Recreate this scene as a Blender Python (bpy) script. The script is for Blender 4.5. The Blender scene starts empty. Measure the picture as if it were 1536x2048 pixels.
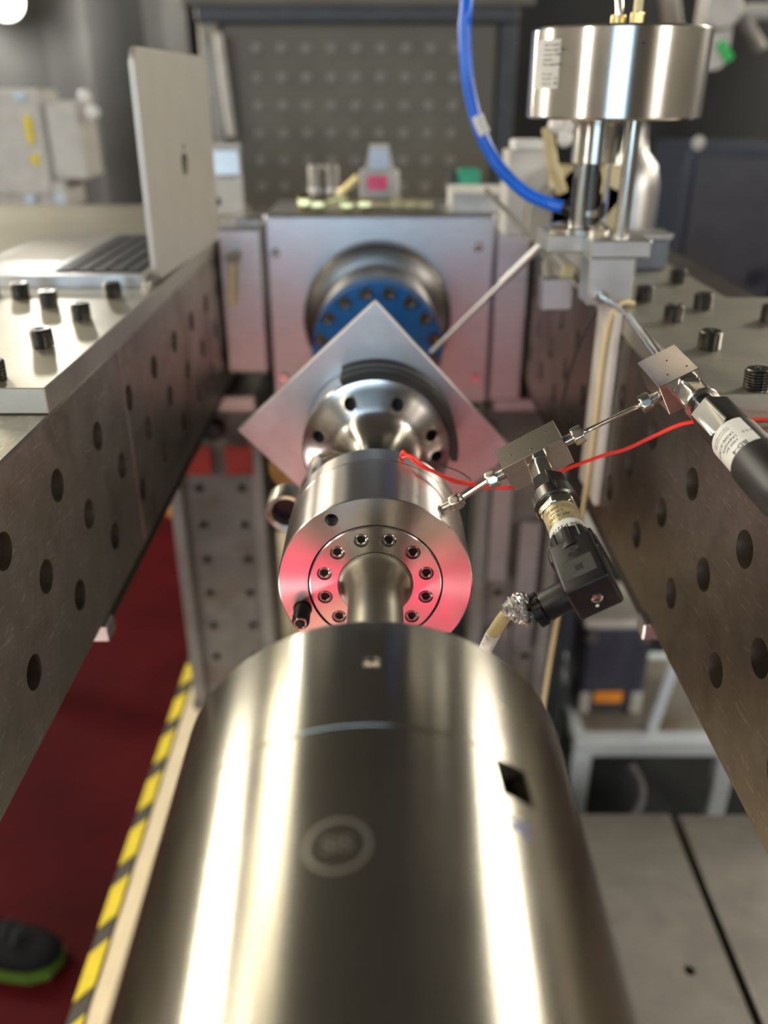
import bpy, bmesh, math, random
from mathutils import Vector, Matrix, Euler
random.seed(7)
PI = math.pi
S = bpy.context.scene
COL = S.collection

# ------------------------------------------------------------------ camera
FPX, PITCH, YAW = 1700.0, 0.458457, 0.005802
CAM = Vector((0.003, -0.504, 1.505))
cam_d = bpy.data.cameras.new('camera')
cam = bpy.data.objects.new('camera', cam_d)
COL.objects.link(cam)
cam_d.sensor_fit = 'VERTICAL'
cam_d.sensor_height = 36.0
cam_d.lens = FPX / 2048 * 36.0
cam_d.clip_start = 0.02
cam_d.clip_end = 60
cam.location = CAM
cam.rotation_euler = (PI / 2 - PITCH, 0, -YAW)
cam_d.dof.use_dof = True
cam_d.dof.focus_distance = 0.532
cam_d.dof.aperture_fstop = 3.6
cam_d.dof.aperture_blades = 0
S.camera = cam

# ------------------------------------------------------------------ world, exposure
S.view_settings.view_transform = 'Standard'
S.view_settings.look = 'None'
S.view_settings.exposure = 0.18
S.view_settings.gamma = 1.0
S.view_settings.use_curve_mapping = False
w = bpy.data.worlds.new('world')
w.use_nodes = True
w.node_tree.nodes['Background'].inputs[0].default_value = (0.55, 0.6, 0.7, 1)
w.node_tree.nodes['Background'].inputs[1].default_value = 0.05
S.world = w
LAMP_WARM = (1.0, 0.88, 0.68)
STRIP_POWER = 5.2
WINDOW_POWER = 7.0

def area(name, loc, rot, sx, sy, power, color):
    d = bpy.data.lights.new(name, 'AREA')
    d.shape = 'RECTANGLE'; d.size = sx; d.size_y = sy
    d.energy = power; d.color = color
    o = bpy.data.objects.new(name, d)
    o.location = loc; o.rotation_euler = rot
    COL.objects.link(o)
    return o

# unseen fill lights added to brighten the top plates and the camera-facing surfaces
def aim(loc, to): return (Vector(to) - Vector(loc)).to_track_quat('-Z', 'Y').to_euler()
# added fills, high up on both sides, and a small one for the cloth
for nm, loc, to, sx, sy, pw, col in (
        ('rear_left_fill', (-3.7, 2.3, 2.45), (-.3, .3, 1.3), .5, 1.0, 85, (1.0, .93, .78)),
        ('rear_middle_fill', (-2.0, 2.45, 2.75), (-.4, .4, 1.3), .5, .8, 20, (1.0, .90, .68)),
        ('rear_right_fill', (2.9, 2.3, 2.75), (.35, .3, 1.3), 1.0, .7, 62, (1.0, .93, .80)),
        ('front_left_fill', (-3.9, -2.6, 2.4), (0, .4, 1.2), .6, 1.0, 60, (1.0, .94, .86)),
        ('front_right_fill', (2.7, -2.4, 2.5), (0, .4, 1.2), .9, .7, 36, (1.0, .92, .84)),
        ('cloth_fill', (-.75, -.35, .72), (0, -.85, .66), .12, .12, 17, (1.0, .85, .8))):  # added light that makes the mirrored pink cloth read bright
    area(nm, loc, aim(loc, to), sx, sy, pw, col)

# ------------------------------------------------------------------ helpers
_cp, _sp = math.cos(PITCH), math.sin(PITCH)
_R = Matrix.Rotation(-YAW, 3, 'Z')
CF = _R @ Vector((0, _cp, -_sp)); CD = _R @ Vector((0, -_sp, -_cp)); CR = _R @ Vector((1, 0, 0))

def at(px, py, Y):
    """point of the place seen at a photo pixel on the upright plane at depth Y"""
    r = CF + CR * ((px - 768) / FPX) + CD * ((py - 1024) / FPX)
    return CAM + r * ((Y - CAM.y) / r.y)

WM = {}

def mesh_from(name, bm, smooth=True, ang=35):
    bmesh.ops.recalc_face_normals(bm, faces=bm.faces)
    me = bpy.data.meshes.new(name)
    if smooth:
        lim = math.radians(ang)
        for f in bm.faces: f.smooth = True
        for e in bm.edges:
            if len(e.link_faces) == 2:
                if e.calc_face_angle(0) > lim: e.smooth = False
    bm.to_mesh(me); bm.free()
    return me

def link(name, me, mat, parent=None, M=None):
    o = bpy.data.objects.new(name, me)
    if mat is not None and not me.materials: me.materials.append(mat)
    COL.objects.link(o)
    M = M or Matrix.Identity(4)
    WM[o.name] = M.copy()
    if parent is not None:
        o.parent = parent
        o.matrix_basis = WM[parent.name].inverted() @ M
    else:
        o.matrix_basis = M
    return o

def obj(name, bm, mat, parent=None, M=None, smooth=True, ang=35):
    return link(name, mesh_from(name, bm, smooth, ang), mat, parent, M)

def tag(o, label=None, cat=None, group=None, kind=None):
    if label: o['label'] = label
    if cat: o['category'] = cat
    if group: o['group'] = group
    if kind: o['kind'] = kind
    return o

def thing(name, label, cat, loc=(0, 0, 0), group=None):
    o = bpy.data.objects.new(name, None)
    o.empty_display_size = 0.02
    COL.objects.link(o)
    M = Matrix.Translation(loc)
    WM[o.name] = M; o.matrix_basis = M
    return tag(o, label, cat, group)

def frame(o, z, x=None):
    """matrix with local Z along z, local X near x, origin o"""
    z = Vector(z).normalized()
    x = Vector(x) if x is not None else (Vector((1, 0, 0)) if abs(z.x) < .9 else Vector((0, 1, 0)))
    x = (x - z * x.dot(z)).normalized()
    y = z.cross(x)
    m = Matrix((x, y, z)).transposed().to_4x4()
    m.translation = Vector(o)
    return m

def T(v): return Matrix.Translation(Vector(v))

def nb(): return bmesh.new()

def add_box(bm, lo, hi, bev=0, seg=1, M=None):
    t = nb()
    vs = [t.verts.new((x, y, z)) for x in (lo[0], hi[0]) for y in (lo[1], hi[1]) for z in (lo[2], hi[2])]
    for f in ((0, 1, 3, 2), (4, 6, 7, 5), (0, 4, 5, 1), (2, 3, 7, 6), (0, 2, 6, 4), (1, 5, 7, 3)):
        t.faces.new([vs[i] for i in f])
    bmesh.ops.recalc_face_normals(t, faces=t.faces)
    if bev: bmesh.ops.bevel(t, geom=list(t.edges), offset=bev, segments=seg, affect='EDGES', profile=0.5)
    if M is not None: t.transform(M)
    merge(bm, t)
    return bm

def merge(bm, t):
    me = bpy.data.meshes.new('tmp'); t.to_mesh(me); t.free()
    bm.from_mesh(me); bpy.data.meshes.remove(me)

def box(lo, hi, bev=0, seg=1, M=None): return add_box(nb(), lo, hi, bev, seg, M)

def add_sect(bm, secs, n=48, M=None, capA=True, capB=True, ph=0.0):
    """secs: list of (z, r) with r number or function of angle"""
    rings = []
    for z, r in secs:
        ring = []
        for i in range(n):
            a = 2 * PI * i / n + ph
            rr = r(a) if callable(r) else r
            v = Vector((rr * math.cos(a), rr * math.sin(a), z))
            ring.append(bm.verts.new(M @ v if M is not None else v))
        rings.append(ring)
    for A, B in zip(rings, rings[1:]):
        for i in range(n):
            bm.faces.new((A[i], A[(i + 1) % n], B[(i + 1) % n], B[i]))
    if capA: bm.faces.new(rings[0][::-1])
    if capB: bm.faces.new(rings[-1])
    return bm

def lathe(prof, n=64, M=None, **k):
    return add_sect(nb(), [(z, r) for r, z in prof], n, M, **k)

def hexr(af, rc=None, k=6, ph=0.0):
    """radius function of a regular k-gon with across-flats af, clipped to circle rc"""
    def f(a):
        s = 2 * PI / k
        t = (a - ph) % s - s / 2
        r = af / 2 / math.cos(t)
        return min(r, rc) if rc else r
    return f

def add_hex(bm, af, z0, z1, M=None, ph=0.0, n=48, c=0.06, k=6, capA=True, capB=True):
    R = af / 2 / math.cos(PI / k)
    h = (z1 - z0)
    d = min(abs(h) * .2, af * .12) * (1 if h > 0 else -1)
    full = hexr(af, None, k, ph); low = hexr(af, af / 2 * 1.0, k, ph); mid = hexr(af, af / 2 + (R - af / 2) * .5, k, ph)
    return add_sect(bm, [(z0, low), (z0 + d * .35, mid), (z0 + d, full), (z1 - d, full), (z1 - d * .35, mid), (z1, low)], n, M, capA, capB)

def smooth_path(pts, k=8):
    pts = [Vector(p) for p in pts]
    if len(pts) < 3: return pts
    P = [pts[0] * 2 - pts[1]] + pts + [pts[-1] * 2 - pts[-2]]
    out = []
    for i in range(1, len(P) - 2):
        for j in range(k):
            t = j / k
            a, b, c, d = P[i - 1], P[i], P[i + 1], P[i + 2]
            out.append(.5 * ((2 * b) + (c - a) * t + (2 * a - 5 * b + 4 * c - d) * t * t + (3 * b - a - 3 * c + d) * t ** 3))
    out.append(pts[-1])
    return out

def add_tube(bm, path, r, n=12, caps=True, rf=None):
    path = [Vector(p) for p in path]
    rings = []; prev = None
    for i, p in enumerate(path):
        t = (path[min(i + 1, len(path) - 1)] - path[max(i - 1, 0)]).normalized()
        if prev is None:
            u = t.orthogonal().normalized()
        else:
            u = (prev - t * prev.dot(t)).normalized()
        prev = u; v = t.cross(u)
        ring = []
        for j in range(n):
            a = 2 * PI * j / n
            rr = r if rf is None else rf(i, j)
            ring.append(bm.verts.new(p + (u * math.cos(a) + v * math.sin(a)) * rr))
        rings.append(ring)
    for A, B in zip(rings, rings[1:]):
        for i in range(n): bm.faces.new((A[i], A[(i + 1) % n], B[(i + 1) % n], B[i]))
    if caps: bm.faces.new(rings[0][::-1]); bm.faces.new(rings[-1])
    return bm

def tube(path, r, n=12, **k): return add_tube(nb(), path, r, n, **k)

def add_prism(bm, pts, d, M=None):
    """extrude polygon pts (x,y) from z=0 to z=d"""
    a = [bm.verts.new((M @ Vector((x, y, 0))) if M is not None else (x, y, 0)) for x, y in pts]
    b = [bm.verts.new((M @ Vector((x, y, d))) if M is not None else (x, y, d)) for x, y in pts]
    n = len(pts)
    bm.faces.new(a[::-1]); bm.faces.new(b)
    for i in range(n): bm.faces.new((a[i], a[(i + 1) % n], b[(i + 1) % n], b[i]))
    return bm

def rrect(x0, y0, x1, y1, r, k=6):
    out = []
    for cx, cy, a0 in ((x1 - r, y1 - r, 0), (x0 + r, y1 - r, 90), (x0 + r, y0 + r, 180), (x1 - r, y0 + r, 270)):
        for i in range(k + 1):
            a = math.radians(a0 + 90 * i / k)
            out.append((cx + r * math.cos(a), cy + r * math.sin(a)))
    return out

def cut(o, cutter_bm):
    """subtract cutter (in the object's local coordinates) for good"""
    me = bpy.data.meshes.new('cutter')
    bmesh.ops.recalc_face_normals(cutter_bm, faces=cutter_bm.faces)
    cutter_bm.to_mesh(me); cutter_bm.free()
    c = bpy.data.objects.new('cutter', me); COL.objects.link(c)
    c.matrix_basis = WM[o.name]
    m = o.modifiers.new('cut', 'BOOLEAN'); m.operation = 'DIFFERENCE'; m.object = c; m.solver = 'EXACT'
    bpy.context.view_layer.update()
    dg = bpy.context.evaluated_depsgraph_get()
    new = bpy.data.meshes.new_from_object(o.evaluated_get(dg))
    o.modifiers.clear()
    old = o.data; o.data = new; new.name = old.name
    bpy.data.objects.remove(c); bpy.data.meshes.remove(me)
    bm = nb(); bm.from_mesh(o.data)
    for f in bm.faces: f.smooth = True
    for e in bm.edges:
        e.smooth = not (len(e.link_faces) == 2 and e.calc_face_angle(0) > math.radians(32))
    bm.to_mesh(o.data); bm.free()

def add_cyl(bm, M, r, z0, z1, n=20): return add_sect(bm, [(z0, r), (z1, r)], n, M)

def text_bm(s, size, thick=0.0, align='LEFT'):
    cu = bpy.data.curves.new('t', 'FONT'); cu.body = s; cu.size = size
    cu.align_x = align; cu.align_y = 'CENTER'; cu.extrude = thick; cu.resolution_u = 3
    o = bpy.data.objects.new('t', cu); COL.objects.link(o)
    bpy.context.view_layer.update()
    me = bpy.data.meshes.new_from_object(o.evaluated_get(bpy.context.evaluated_depsgraph_get()))
    bm = nb(); bm.from_mesh(me)
    bpy.data.objects.remove(o); bpy.data.meshes.remove(me); bpy.data.curves.remove(cu)
    return bm

def wrap(bm, R, a0):
    """bend flat (x across, y along axis) text round local Z at radius R, centred on angle a0"""
    for v in bm.verts:
        a = a0 + v.co.x / R
        rr = R + v.co.z
        v.co = Vector((rr * math.cos(a), rr * math.sin(a), v.co.y))
    return bm

# ------------------------------------------------------------------ materials
def mat(name): 
    m = bpy.data.materials.new(name); m.use_nodes = True
    nt = m.node_tree; b = nt.nodes['Principled BSDF']
    return m, nt, b

def N(nt, t, **kw):
    n = nt.nodes.new(t)
    for k, v in kw.items():
        if k.startswith('i_'): n.inputs[k[2:].replace('_', ' ')].default_value = v
        else: setattr(n, k, v)
    return n

def ramp(nt, src, stops):
    r = nt.nodes.new('ShaderNodeValToRGB')
    el = r.color_ramp.elements
    while len(el) < len(stops): el.new(0.5)
    for e, (p, c) in zip(el, stops):
        e.position = p; e.color = (*c, 1) if len(c) == 3 else c
    nt.links.new(src, r.inputs[0])
    return r.outputs[0]

def plain(name, col, rough=0.5, metal=0.0, var=0.12, scale=30, bump=0.0, spec=0.5, coat=0.0):
    m, nt, b = mat(name)
    tc = N(nt, 'ShaderNodeTexCoord')
    no = N(nt, 'ShaderNodeTexNoise', i_Scale=scale, i_Detail=5.0)
    nt.links.new(tc.outputs['Object'], no.inputs['Vector'])
    lo = tuple(c * (1 - var) for c in col); hi = tuple(min(1, c * (1 + var)) for c in col)
    nt.links.new(ramp(nt, no.outputs[0], [(0.35, lo), (0.65, hi)]), b.inputs['Base Color'])
    b.inputs['Roughness'].default_value = rough
    b.inputs['Metallic'].default_value = metal
    b.inputs['Specular IOR Level'].default_value = spec
    b.inputs['Coat Weight'].default_value = coat
    if bump:
        bp = N(nt, 'ShaderNodeBump', i_Strength=bump, i_Distance=0.001)
        nt.links.new(no.outputs[0], bp.inputs['Height']); nt.links.new(bp.outputs[0], b.inputs['Normal'])
    return m

def turned(name, col, rough=0.3, aniso=0.75, rot=0.25, var=0.06, groove=0.15, radial=True, stain=0.0):
    """lathe-turned steel: grooves run round the local Z axis"""
    m, nt, b = mat(name)
    L = nt.links.new
    b.inputs['Metallic'].default_value = 1.0
    b.inputs['Anisotropic'].default_value = aniso
    b.inputs['Anisotropic Rotation'].default_value = rot
    if radial:
        tg = N(nt, 'ShaderNodeTangent', direction_type='RADIAL', axis='Z')
        L(tg.outputs[0], b.inputs['Tangent'])
    tc = N(nt, 'ShaderNodeTexCoord')
    sep = N(nt, 'ShaderNodeSeparateXYZ'); L(tc.outputs['Object'], sep.inputs[0])
    # radius and height -> groove coordinate
    x2 = N(nt, 'ShaderNodeMath', operation='MULTIPLY'); L(sep.outputs[0], x2.inputs[0]); L(sep.outputs[0], x2.inputs[1])
    y2 = N(nt, 'ShaderNodeMath', operation='MULTIPLY_ADD'); L(sep.outputs[1], y2.inputs[0]); L(sep.outputs[1], y2.inputs[1]); L(x2.outputs[0], y2.inputs[2])
    r = N(nt, 'ShaderNodeMath', operation='SQRT'); L(y2.outputs[0], r.inputs[0])
    comb = N(nt, 'ShaderNodeCombineXYZ'); L(r.outputs[0], comb.inputs[0]); L(sep.outputs[2], comb.inputs[1])
    n1 = N(nt, 'ShaderNodeTexNoise', i_Scale=900.0, i_Detail=3.0); L(comb.outputs[0], n1.inputs['Vector'])
    n2 = N(nt, 'ShaderNodeTexNoise', i_Scale=14.0, i_Detail=6.0); L(tc.outputs['Object'], n2.inputs['Vector'])
    mx = N(nt, 'ShaderNodeMath', operation='MULTIPLY_ADD'); L(n1.outputs[0], mx.inputs[0]); mx.inputs[1].default_value = .5; 
    hf = N(nt, 'ShaderNodeMath', operation='MULTIPLY'); L(n2.outputs[0], hf.inputs[0]); hf.inputs[1].default_value = .5
    L(hf.outputs[0], mx.inputs[2])
    lo = tuple(c * (1 - var - stain) for c in col); hi = tuple(min(1, c * (1 + var)) for c in col)
    L(ramp(nt, mx.outputs[0], [(0.3, lo), (0.6, hi)]), b.inputs['Base Color'])
    rr = N(nt, 'ShaderNodeMapRange'); L(n2.outputs[0], rr.inputs[0]); rr.inputs[3].default_value = rough * .8; rr.inputs[4].default_value = rough * 1.25
    L(rr.outputs[0], b.inputs['Roughness'])
    bp = N(nt, 'ShaderNodeBump', i_Strength=groove, i_Distance=0.0002); L(n1.outputs[0], bp.inputs['Height']); L(bp.outputs[0], b.inputs['Normal'])
    return m

def ground(name, col, rough=0.35, stretch=(1, 1, 1), scale=60, var=0.1, bump=0.1, metal=1.0, dirt=None, dirt_amt=0.5, scratch=0.0):
    """ground or mill-finish plate: streaks along the axis with the small stretch value"""
    m, nt, b = mat(name)
    L = nt.links.new
    tc = N(nt, 'ShaderNodeTexCoord')
    mp = N(nt, 'ShaderNodeMapping'); mp.inputs['Scale'].default_value = stretch
    L(tc.outputs['Object'], mp.inputs[0])
    n1 = N(nt, 'ShaderNodeTexNoise', i_Scale=scale, i_Detail=6.0, i_Roughness=0.65); L(mp.outputs[0], n1.inputs['Vector'])
    n2 = N(nt, 'ShaderNodeTexNoise', i_Scale=7.0, i_Detail=7.0, i_Roughness=0.6, i_Distortion=0.6); L(tc.outputs['Object'], n2.inputs['Vector'])
    lo = tuple(c * (1 - var) for c in col); hi = tuple(min(1, c * (1 + var)) for c in col)
    c = ramp(nt, n1.outputs[0], [(0.3, lo), (0.7, hi)])
    if dirt:
        mk = ramp(nt, n2.outputs[0], [(0.5, (0, 0, 0)), (0.68, (dirt_amt,) * 3)])
        mx = N(nt, 'ShaderNodeMixRGB'); L(mk, mx.inputs[0]); L(c, mx.inputs[1]); mx.inputs[2].default_value = (*dirt, 1); c = mx.outputs[0]
    h = n1.outputs[0]
    if scratch:
        mp2 = N(nt, 'ShaderNodeMapping'); mp2.inputs['Scale'].default_value = (60, 9, 60); mp2.inputs['Rotation'].default_value = (0.5, 0.2, 0.3); L(tc.outputs['Object'], mp2.inputs[0])
        n3 = N(nt, 'ShaderNodeTexNoise', i_Scale=6.0, i_Detail=2.0, i_Distortion=1.2); L(mp2.outputs[0], n3.inputs['Vector'])
        sc = ramp(nt, n3.outputs[0], [(0.62, (0, 0, 0)), (0.7, (scratch,) * 3)])
        mx = N(nt, 'ShaderNodeMixRGB'); mx.blend_type = 'ADD'; mx.inputs[0].default_value = 1.0; L(c, mx.inputs[1]); L(sc, mx.inputs[2]); c = mx.outputs[0]
    L(c, b.inputs['Base Color'])
    rr = N(nt, 'ShaderNodeMapRange'); L(n2.outputs[0], rr.inputs[0]); rr.inputs[3].default_value = rough * .75; rr.inputs[4].default_value = rough * 1.3
    L(rr.outputs[0], b.inputs['Roughness'])
    b.inputs['Metallic'].default_value = metal
    if bump:
        bp = N(nt, 'ShaderNodeBump', i_Strength=bump, i_Distance=0.0005); L(h, bp.inputs['Height']); L(bp.outputs[0], b.inputs['Normal'])
    return m

def glow(name, col, s):
    m, nt, b = mat(name)
    b.inputs['Base Color'].default_value = (*col, 1)
    b.inputs['Emission Color'].default_value = (*col, 1)
    b.inputs['Emission Strength'].default_value = s
    return m

M_ = {}
M_['turned'] = turned('turned_steel', (0.62, 0.60, 0.56), 0.3, 0.7)
M_['turned_big'] = turned('turned_steel_sleeve', (0.45, 0.43, 0.37), 0.25, 0.84, stain=0.08)
M_['dark_turned'] = turned('dark_turned_steel', (0.28, 0.27, 0.26), 0.35, 0.6)
M_['funnel'] = turned('polished_funnel', (0.62, 0.6, 0.57), 0.2, 0.6, groove=0.08)
M_['screw'] = plain('grey_screw_steel', (0.33, 0.32, 0.30), 0.25, 1.0, 0.05)
M_['face'] = turned('faced_steel', (0.80, 0.75, 0.72), 0.25, 0.92, groove=0.15)
M_['specimen'] = turned('grey_specimen_steel', (0.36, 0.335, 0.28), 0.42, 0.3)
M_['actuator'] = turned('anodised_drum', (0.66, 0.64, 0.60), 0.24, 0.85, groove=0.05)
M_['bright'] = plain('bright_steel', (0.66, 0.64, 0.6), 0.2, 1.0, 0.05)
M_['nickel'] = plain('nickel_fitting', (0.62, 0.59, 0.52), 0.22, 1.0, 0.06)
M_['darknickel'] = plain('dark_hex_steel', (0.13, 0.128, 0.12), 0.3, 1.0, 0.08)
M_['block'] = ground('ground_steel_block', (0.6, 0.56, 0.53), 0.17, (1, 12, 1), 200, 0.1, 0.05)
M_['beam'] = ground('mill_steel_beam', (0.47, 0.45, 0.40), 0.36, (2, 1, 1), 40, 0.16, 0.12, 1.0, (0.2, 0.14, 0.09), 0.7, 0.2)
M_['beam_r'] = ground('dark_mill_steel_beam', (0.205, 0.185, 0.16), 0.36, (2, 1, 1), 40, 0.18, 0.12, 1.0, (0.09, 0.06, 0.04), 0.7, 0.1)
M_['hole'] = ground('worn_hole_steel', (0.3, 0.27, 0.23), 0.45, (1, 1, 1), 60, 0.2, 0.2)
M_['plate'] = ground('ground_plate_steel', (0.62, 0.6, 0.53), 0.4, (1, 14, 1), 30, 0.08, 0.06, 1.0, (0.5, 0.45, 0.34), 0.4)
M_['alu'] = ground('milled_aluminium', (0.6, 0.59, 0.6), 0.42, (1, 1, 10), 30, 0.1, 0.1)
M_['alu_plain'] = plain('satin_aluminium', (0.6, 0.6, 0.6), 0.4, 1.0, 0.06)
M_['lid'] = plain('aluminium_lid', (0.52, 0.5, 0.46), 0.5, 0.7, 0.03)
M_['blackrub'] = plain('black_rubber', (0.018, 0.018, 0.018), 0.45, 0, 0.3)
M_['blackpla'] = plain('black_plastic', (0.008, 0.008, 0.009), 0.4, 0, 0.2, 200, 0.1, 0.35)
M_['black'] = plain('black_oxide', (0.02, 0.02, 0.02), 0.35, 0.6, 0.3)
M_['stud'] = ground('black_oxide_stud', (0.12, 0.115, 0.105), 0.3, (1, 1, 1), 200, 0.2, 0.1)
M_['blue'] = plain('blue_paint', (0.005, 0.13, 0.42), 0.35, 0, 0.08)
M_['hose'] = plain('blue_hose', (0.003, 0.13, 0.72), 0.3, 0, 0.05)
M_['red'] = plain('red_wire_insulation', (0.85, 0.035, 0.02), 0.4, 0, 0.05)
M_['cable'] = plain('dark_grey_cable', (0.04, 0.042, 0.042), 0.45, 0, 0.1)
M_['beige'] = plain('beige_cable', (0.55, 0.46, 0.25), 0.5, 0, 0.05)
M_['white'] = plain('white_plastic', (0.7, 0.7, 0.68), 0.5, 0, 0.05)
M_['offwhite'] = plain('offwhite_enamel', (0.5, 0.49, 0.46), 0.5, 0, 0.08)
M_['ink'] = plain('black_ink', (0.03, 0.03, 0.035), 0.6)
M_['bluemark'] = plain('blue_marker', (0.1, 0.14, 0.4), 0.6)
M_['etch'] = plain('etched_steel', (0.27, 0.255, 0.225), 0.5, 0.9, 0.05)
M_['oldbrass'] = plain('dull_brass', (0.28, 0.2, 0.07), 0.5, 1.0, 0.2)
M_['brass'] = plain('brass', (0.75, 0.62, 0.3), 0.3, 1.0, 0.05)
M_['paleyellow'] = plain('pale_yellow_metal', (0.6, 0.52, 0.3), 0.45, 0.3, 0.1)
M_['yellow'] = plain('yellow_tape', (0.75, 0.6, 0.02), 0.5, 0, 0.08)
M_['blacktape'] = plain('black_tape', (0.05, 0.045, 0.035), 0.5)
M_['green'] = plain('green_plastic', (0.03, 0.35, 0.22), 0.5)
M_['darksheet'] = plain('dark_sheet', (0.014, 0.016, 0.017), 0.8, 0, 0.2, 10, 0, 0.2)
M_['shoe'] = plain('black_mesh_fabric', (0.006, 0.006, 0.008), 0.75, 0, 0.2, 200, 0.1, 0.2)
M_['lime'] = plain('lime_rubber', (0.09, 0.17, 0.02), 0.5)
M_['pink'] = plain('pink_cloth', (0.95, 0.08, 0.19), 0.9, 0, 0.06, 60, 0.2)
M_['pinklab'] = plain('pink_label', (0.85, 0.12, 0.25), 0.6)
M_['bluelab'] = plain('pale_blue_label', (0.55, 0.68, 0.85), 0.6)
M_['foil'] = plain('crumpled_foil', (0.75, 0.73, 0.72), 0.22, 1.0, 0.05, 300, 0.8)
M_['pede'] = ground('stained_grey_paint', (0.17, 0.16, 0.145), 0.6, (1, 1, 1), 12, 0.3, 0.15, 0.2, (0.13, 0.075, 0.04), 0.7)
M_['pede2'] = ground('grey_flange_paint', (0.24, 0.23, 0.22), 0.5, (1, 1, 1), 12, 0.2, 0.1, 0.3, (0.15, 0.1, 0.07), 0.5)
M_['cast'] = ground('grey_cast_metal', (0.3, 0.29, 0.26), 0.55, (1, 1, 1), 30, 0.2, 0.2, 0.6, (0.2, 0.12, 0.06), 0.6)
M_['dark'] = plain('dark_enamel', (0.045, 0.05, 0.06), 0.5, 0, 0.15)
M_['navy'] = plain('navy_enamel', (0.025, 0.032, 0.055), 0.5)
M_['orange'] = plain('orange_label', (0.85, 0.3, 0.03), 0.5)
M_['redpaint'] = plain('red_paint', (0.3, 0.02, 0.012), 0.5)
M_['whitepaint'] = plain('white_painted_steel', (0.6, 0.68, 0.75), 0.35, 0, 0.04)
M_['panel'] = plain('brown_grey_panel', (0.13, 0.125, 0.10), 0.6, 0, 0.12, 6)
M_['studpale'] = plain('pale_stud', (0.21, 0.21, 0.195), 0.6)
M_['cream'] = ground('cream_ground_bed', (0.72, 0.62, 0.44), 0.4, (6, 1, 1), 20, 0.08, 0.05, 0.3)
M_['bed'] = ground('grey_bed_plate', (0.17, 0.163, 0.145), 0.5, (1, 1, 1), 14, 0.15, 0.1, 0.5, (0.1, 0.09, 0.08), 0.5)
M_['redfloor'] = plain('dark_red_floor', (0.055, 0.002, 0.004), 0.7, 0, 0.3, 3, 0, 0.1)
M_['wall'] = plain('dark_grey_wall', (0.03, 0.032, 0.031), 0.8, 0, 0.15, 2)
M_['wallmid'] = plain('grey_hall_wall', (0.22, 0.21, 0.19), 0.8, 0, 0.1, 1)
M_['ceil'] = plain('dark_ceiling', (0.12, 0.115, 0.10), 0.9, 0, 0.1, 1)
M_['curtain_r'] = plain('black_curtain', (0.022, 0.024, 0.024), 0.9, 0, 0.2, 3)
M_['curtain'] = plain('dark_curtain', (0.07, 0.07, 0.067), 0.9, 0, 0.2, 3)

def glassmat():
    m, nt, b = mat('clear_acrylic')
    b.inputs['Base Color'].default_value = (0.95, 0.97, 0.96, 1)
    b.inputs['Transmission Weight'].default_value = 1.0
    b.inputs['Roughness'].default_value = 0.05
    b.inputs['IOR'].default_value = 1.2
    return m
M_['clear'] = glassmat()

# ------------------------------------------------------------------ the room
def struct(name, bm, m, parent=None, M=None):
    o = obj(name, bm, m, parent, M)
    if parent is None: o['kind'] = 'structure'
    return o
struct('floor', box((-7, -6.5, -0.1), (7, 6, 0)), M_['redfloor'])
struct('ceiling', box((-7, -6.5, 3.15), (7, 6, 3.25)), M_['ceil'])
struct('wall_back', box((-7, 3.2, 0), (7, 3.35, 3.15)), M_['wall'])
struct('wall_left', box((-7.15, -6.5, 0), (-7, 6, 3.15)), M_['wallmid'])
struct('wall_right', box((7, -6.5, 0), (7.15, 6, 3.15)), M_['wallmid'])
wf = struct('wall_front', box((-7, -6.65, 0), (7, -6.5, 3.15)), M_['wallmid'])
# large window on the wall behind the camera, daylight behind it
wi = tag(thing('window_1', None, None, (-1.2, -6.45, 1.2)), kind='structure')
obj('window_frame', add_box(add_box(add_box(add_box(add_box(nb(), (-2.6, -6.5, 1.1), (0.4, -6.42, 1.18), .01), (-2.6, -6.5, 2.7), (0.4, -6.42, 2.78), .01), (-2.6, -6.5, 1.18), (-2.52, -6.42, 2.7), .01), (0.32, -6.5, 1.18), (0.4, -6.42, 2.7), .01), (-1.14, -6.5, 1.18), (-1.06, -6.42, 2.7), .01), M_['white'], wi)
obj('pane', box((-2.52, -6.49, 1.18), (0.32, -6.47, 2.7)), glow('daylight_pane', (0.55, 0.78, 1.0), WINDOW_POWER), wi)

# black curtain that screens the cell: folds as real pleats
def pleats(x0, x1, y, z0, z1, amp, step, thick=0.004):
    bm = nb(); n = int((x1 - x0) / step * 6)
    prev = None
    for i in range(n + 1):
        x = x0 + (x1 - x0) * i / n
        yy = y + amp * math.sin(2 * PI * (x - x0) / step) + amp * .5 * math.sin(2 * PI * (x - x0) / step * .37 + 1)
        q = [bm.verts.new((x, yy + d, z)) for d, z in ((0, z0), (0, z1), (thick, z1), (thick, z0))]
        if prev:
            for a in range(4): bm.faces.new((prev[a], prev[(a + 1) % 4], q[(a + 1) % 4], q[a]))
        else: bm.faces.new(q)
        prev = q
    bm.faces.new(prev[::-1])
    return bm
cu = obj('curtain', pleats(-2.9, -0.62, 2.75, 0.02, 2.3, 0.05, 0.34), M_['curtain'])
tag(cu, 'dark grey pleated curtain screening the left rear of the cell', 'curtain')
cu = obj('curtain', pleats(0.42, 3.2, 2.85, 0.02, 2.3, 0.03, 0.5), M_['curtain_r'])
tag(cu, 'black hanging curtain behind the actuator on the right', 'curtain')

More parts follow.
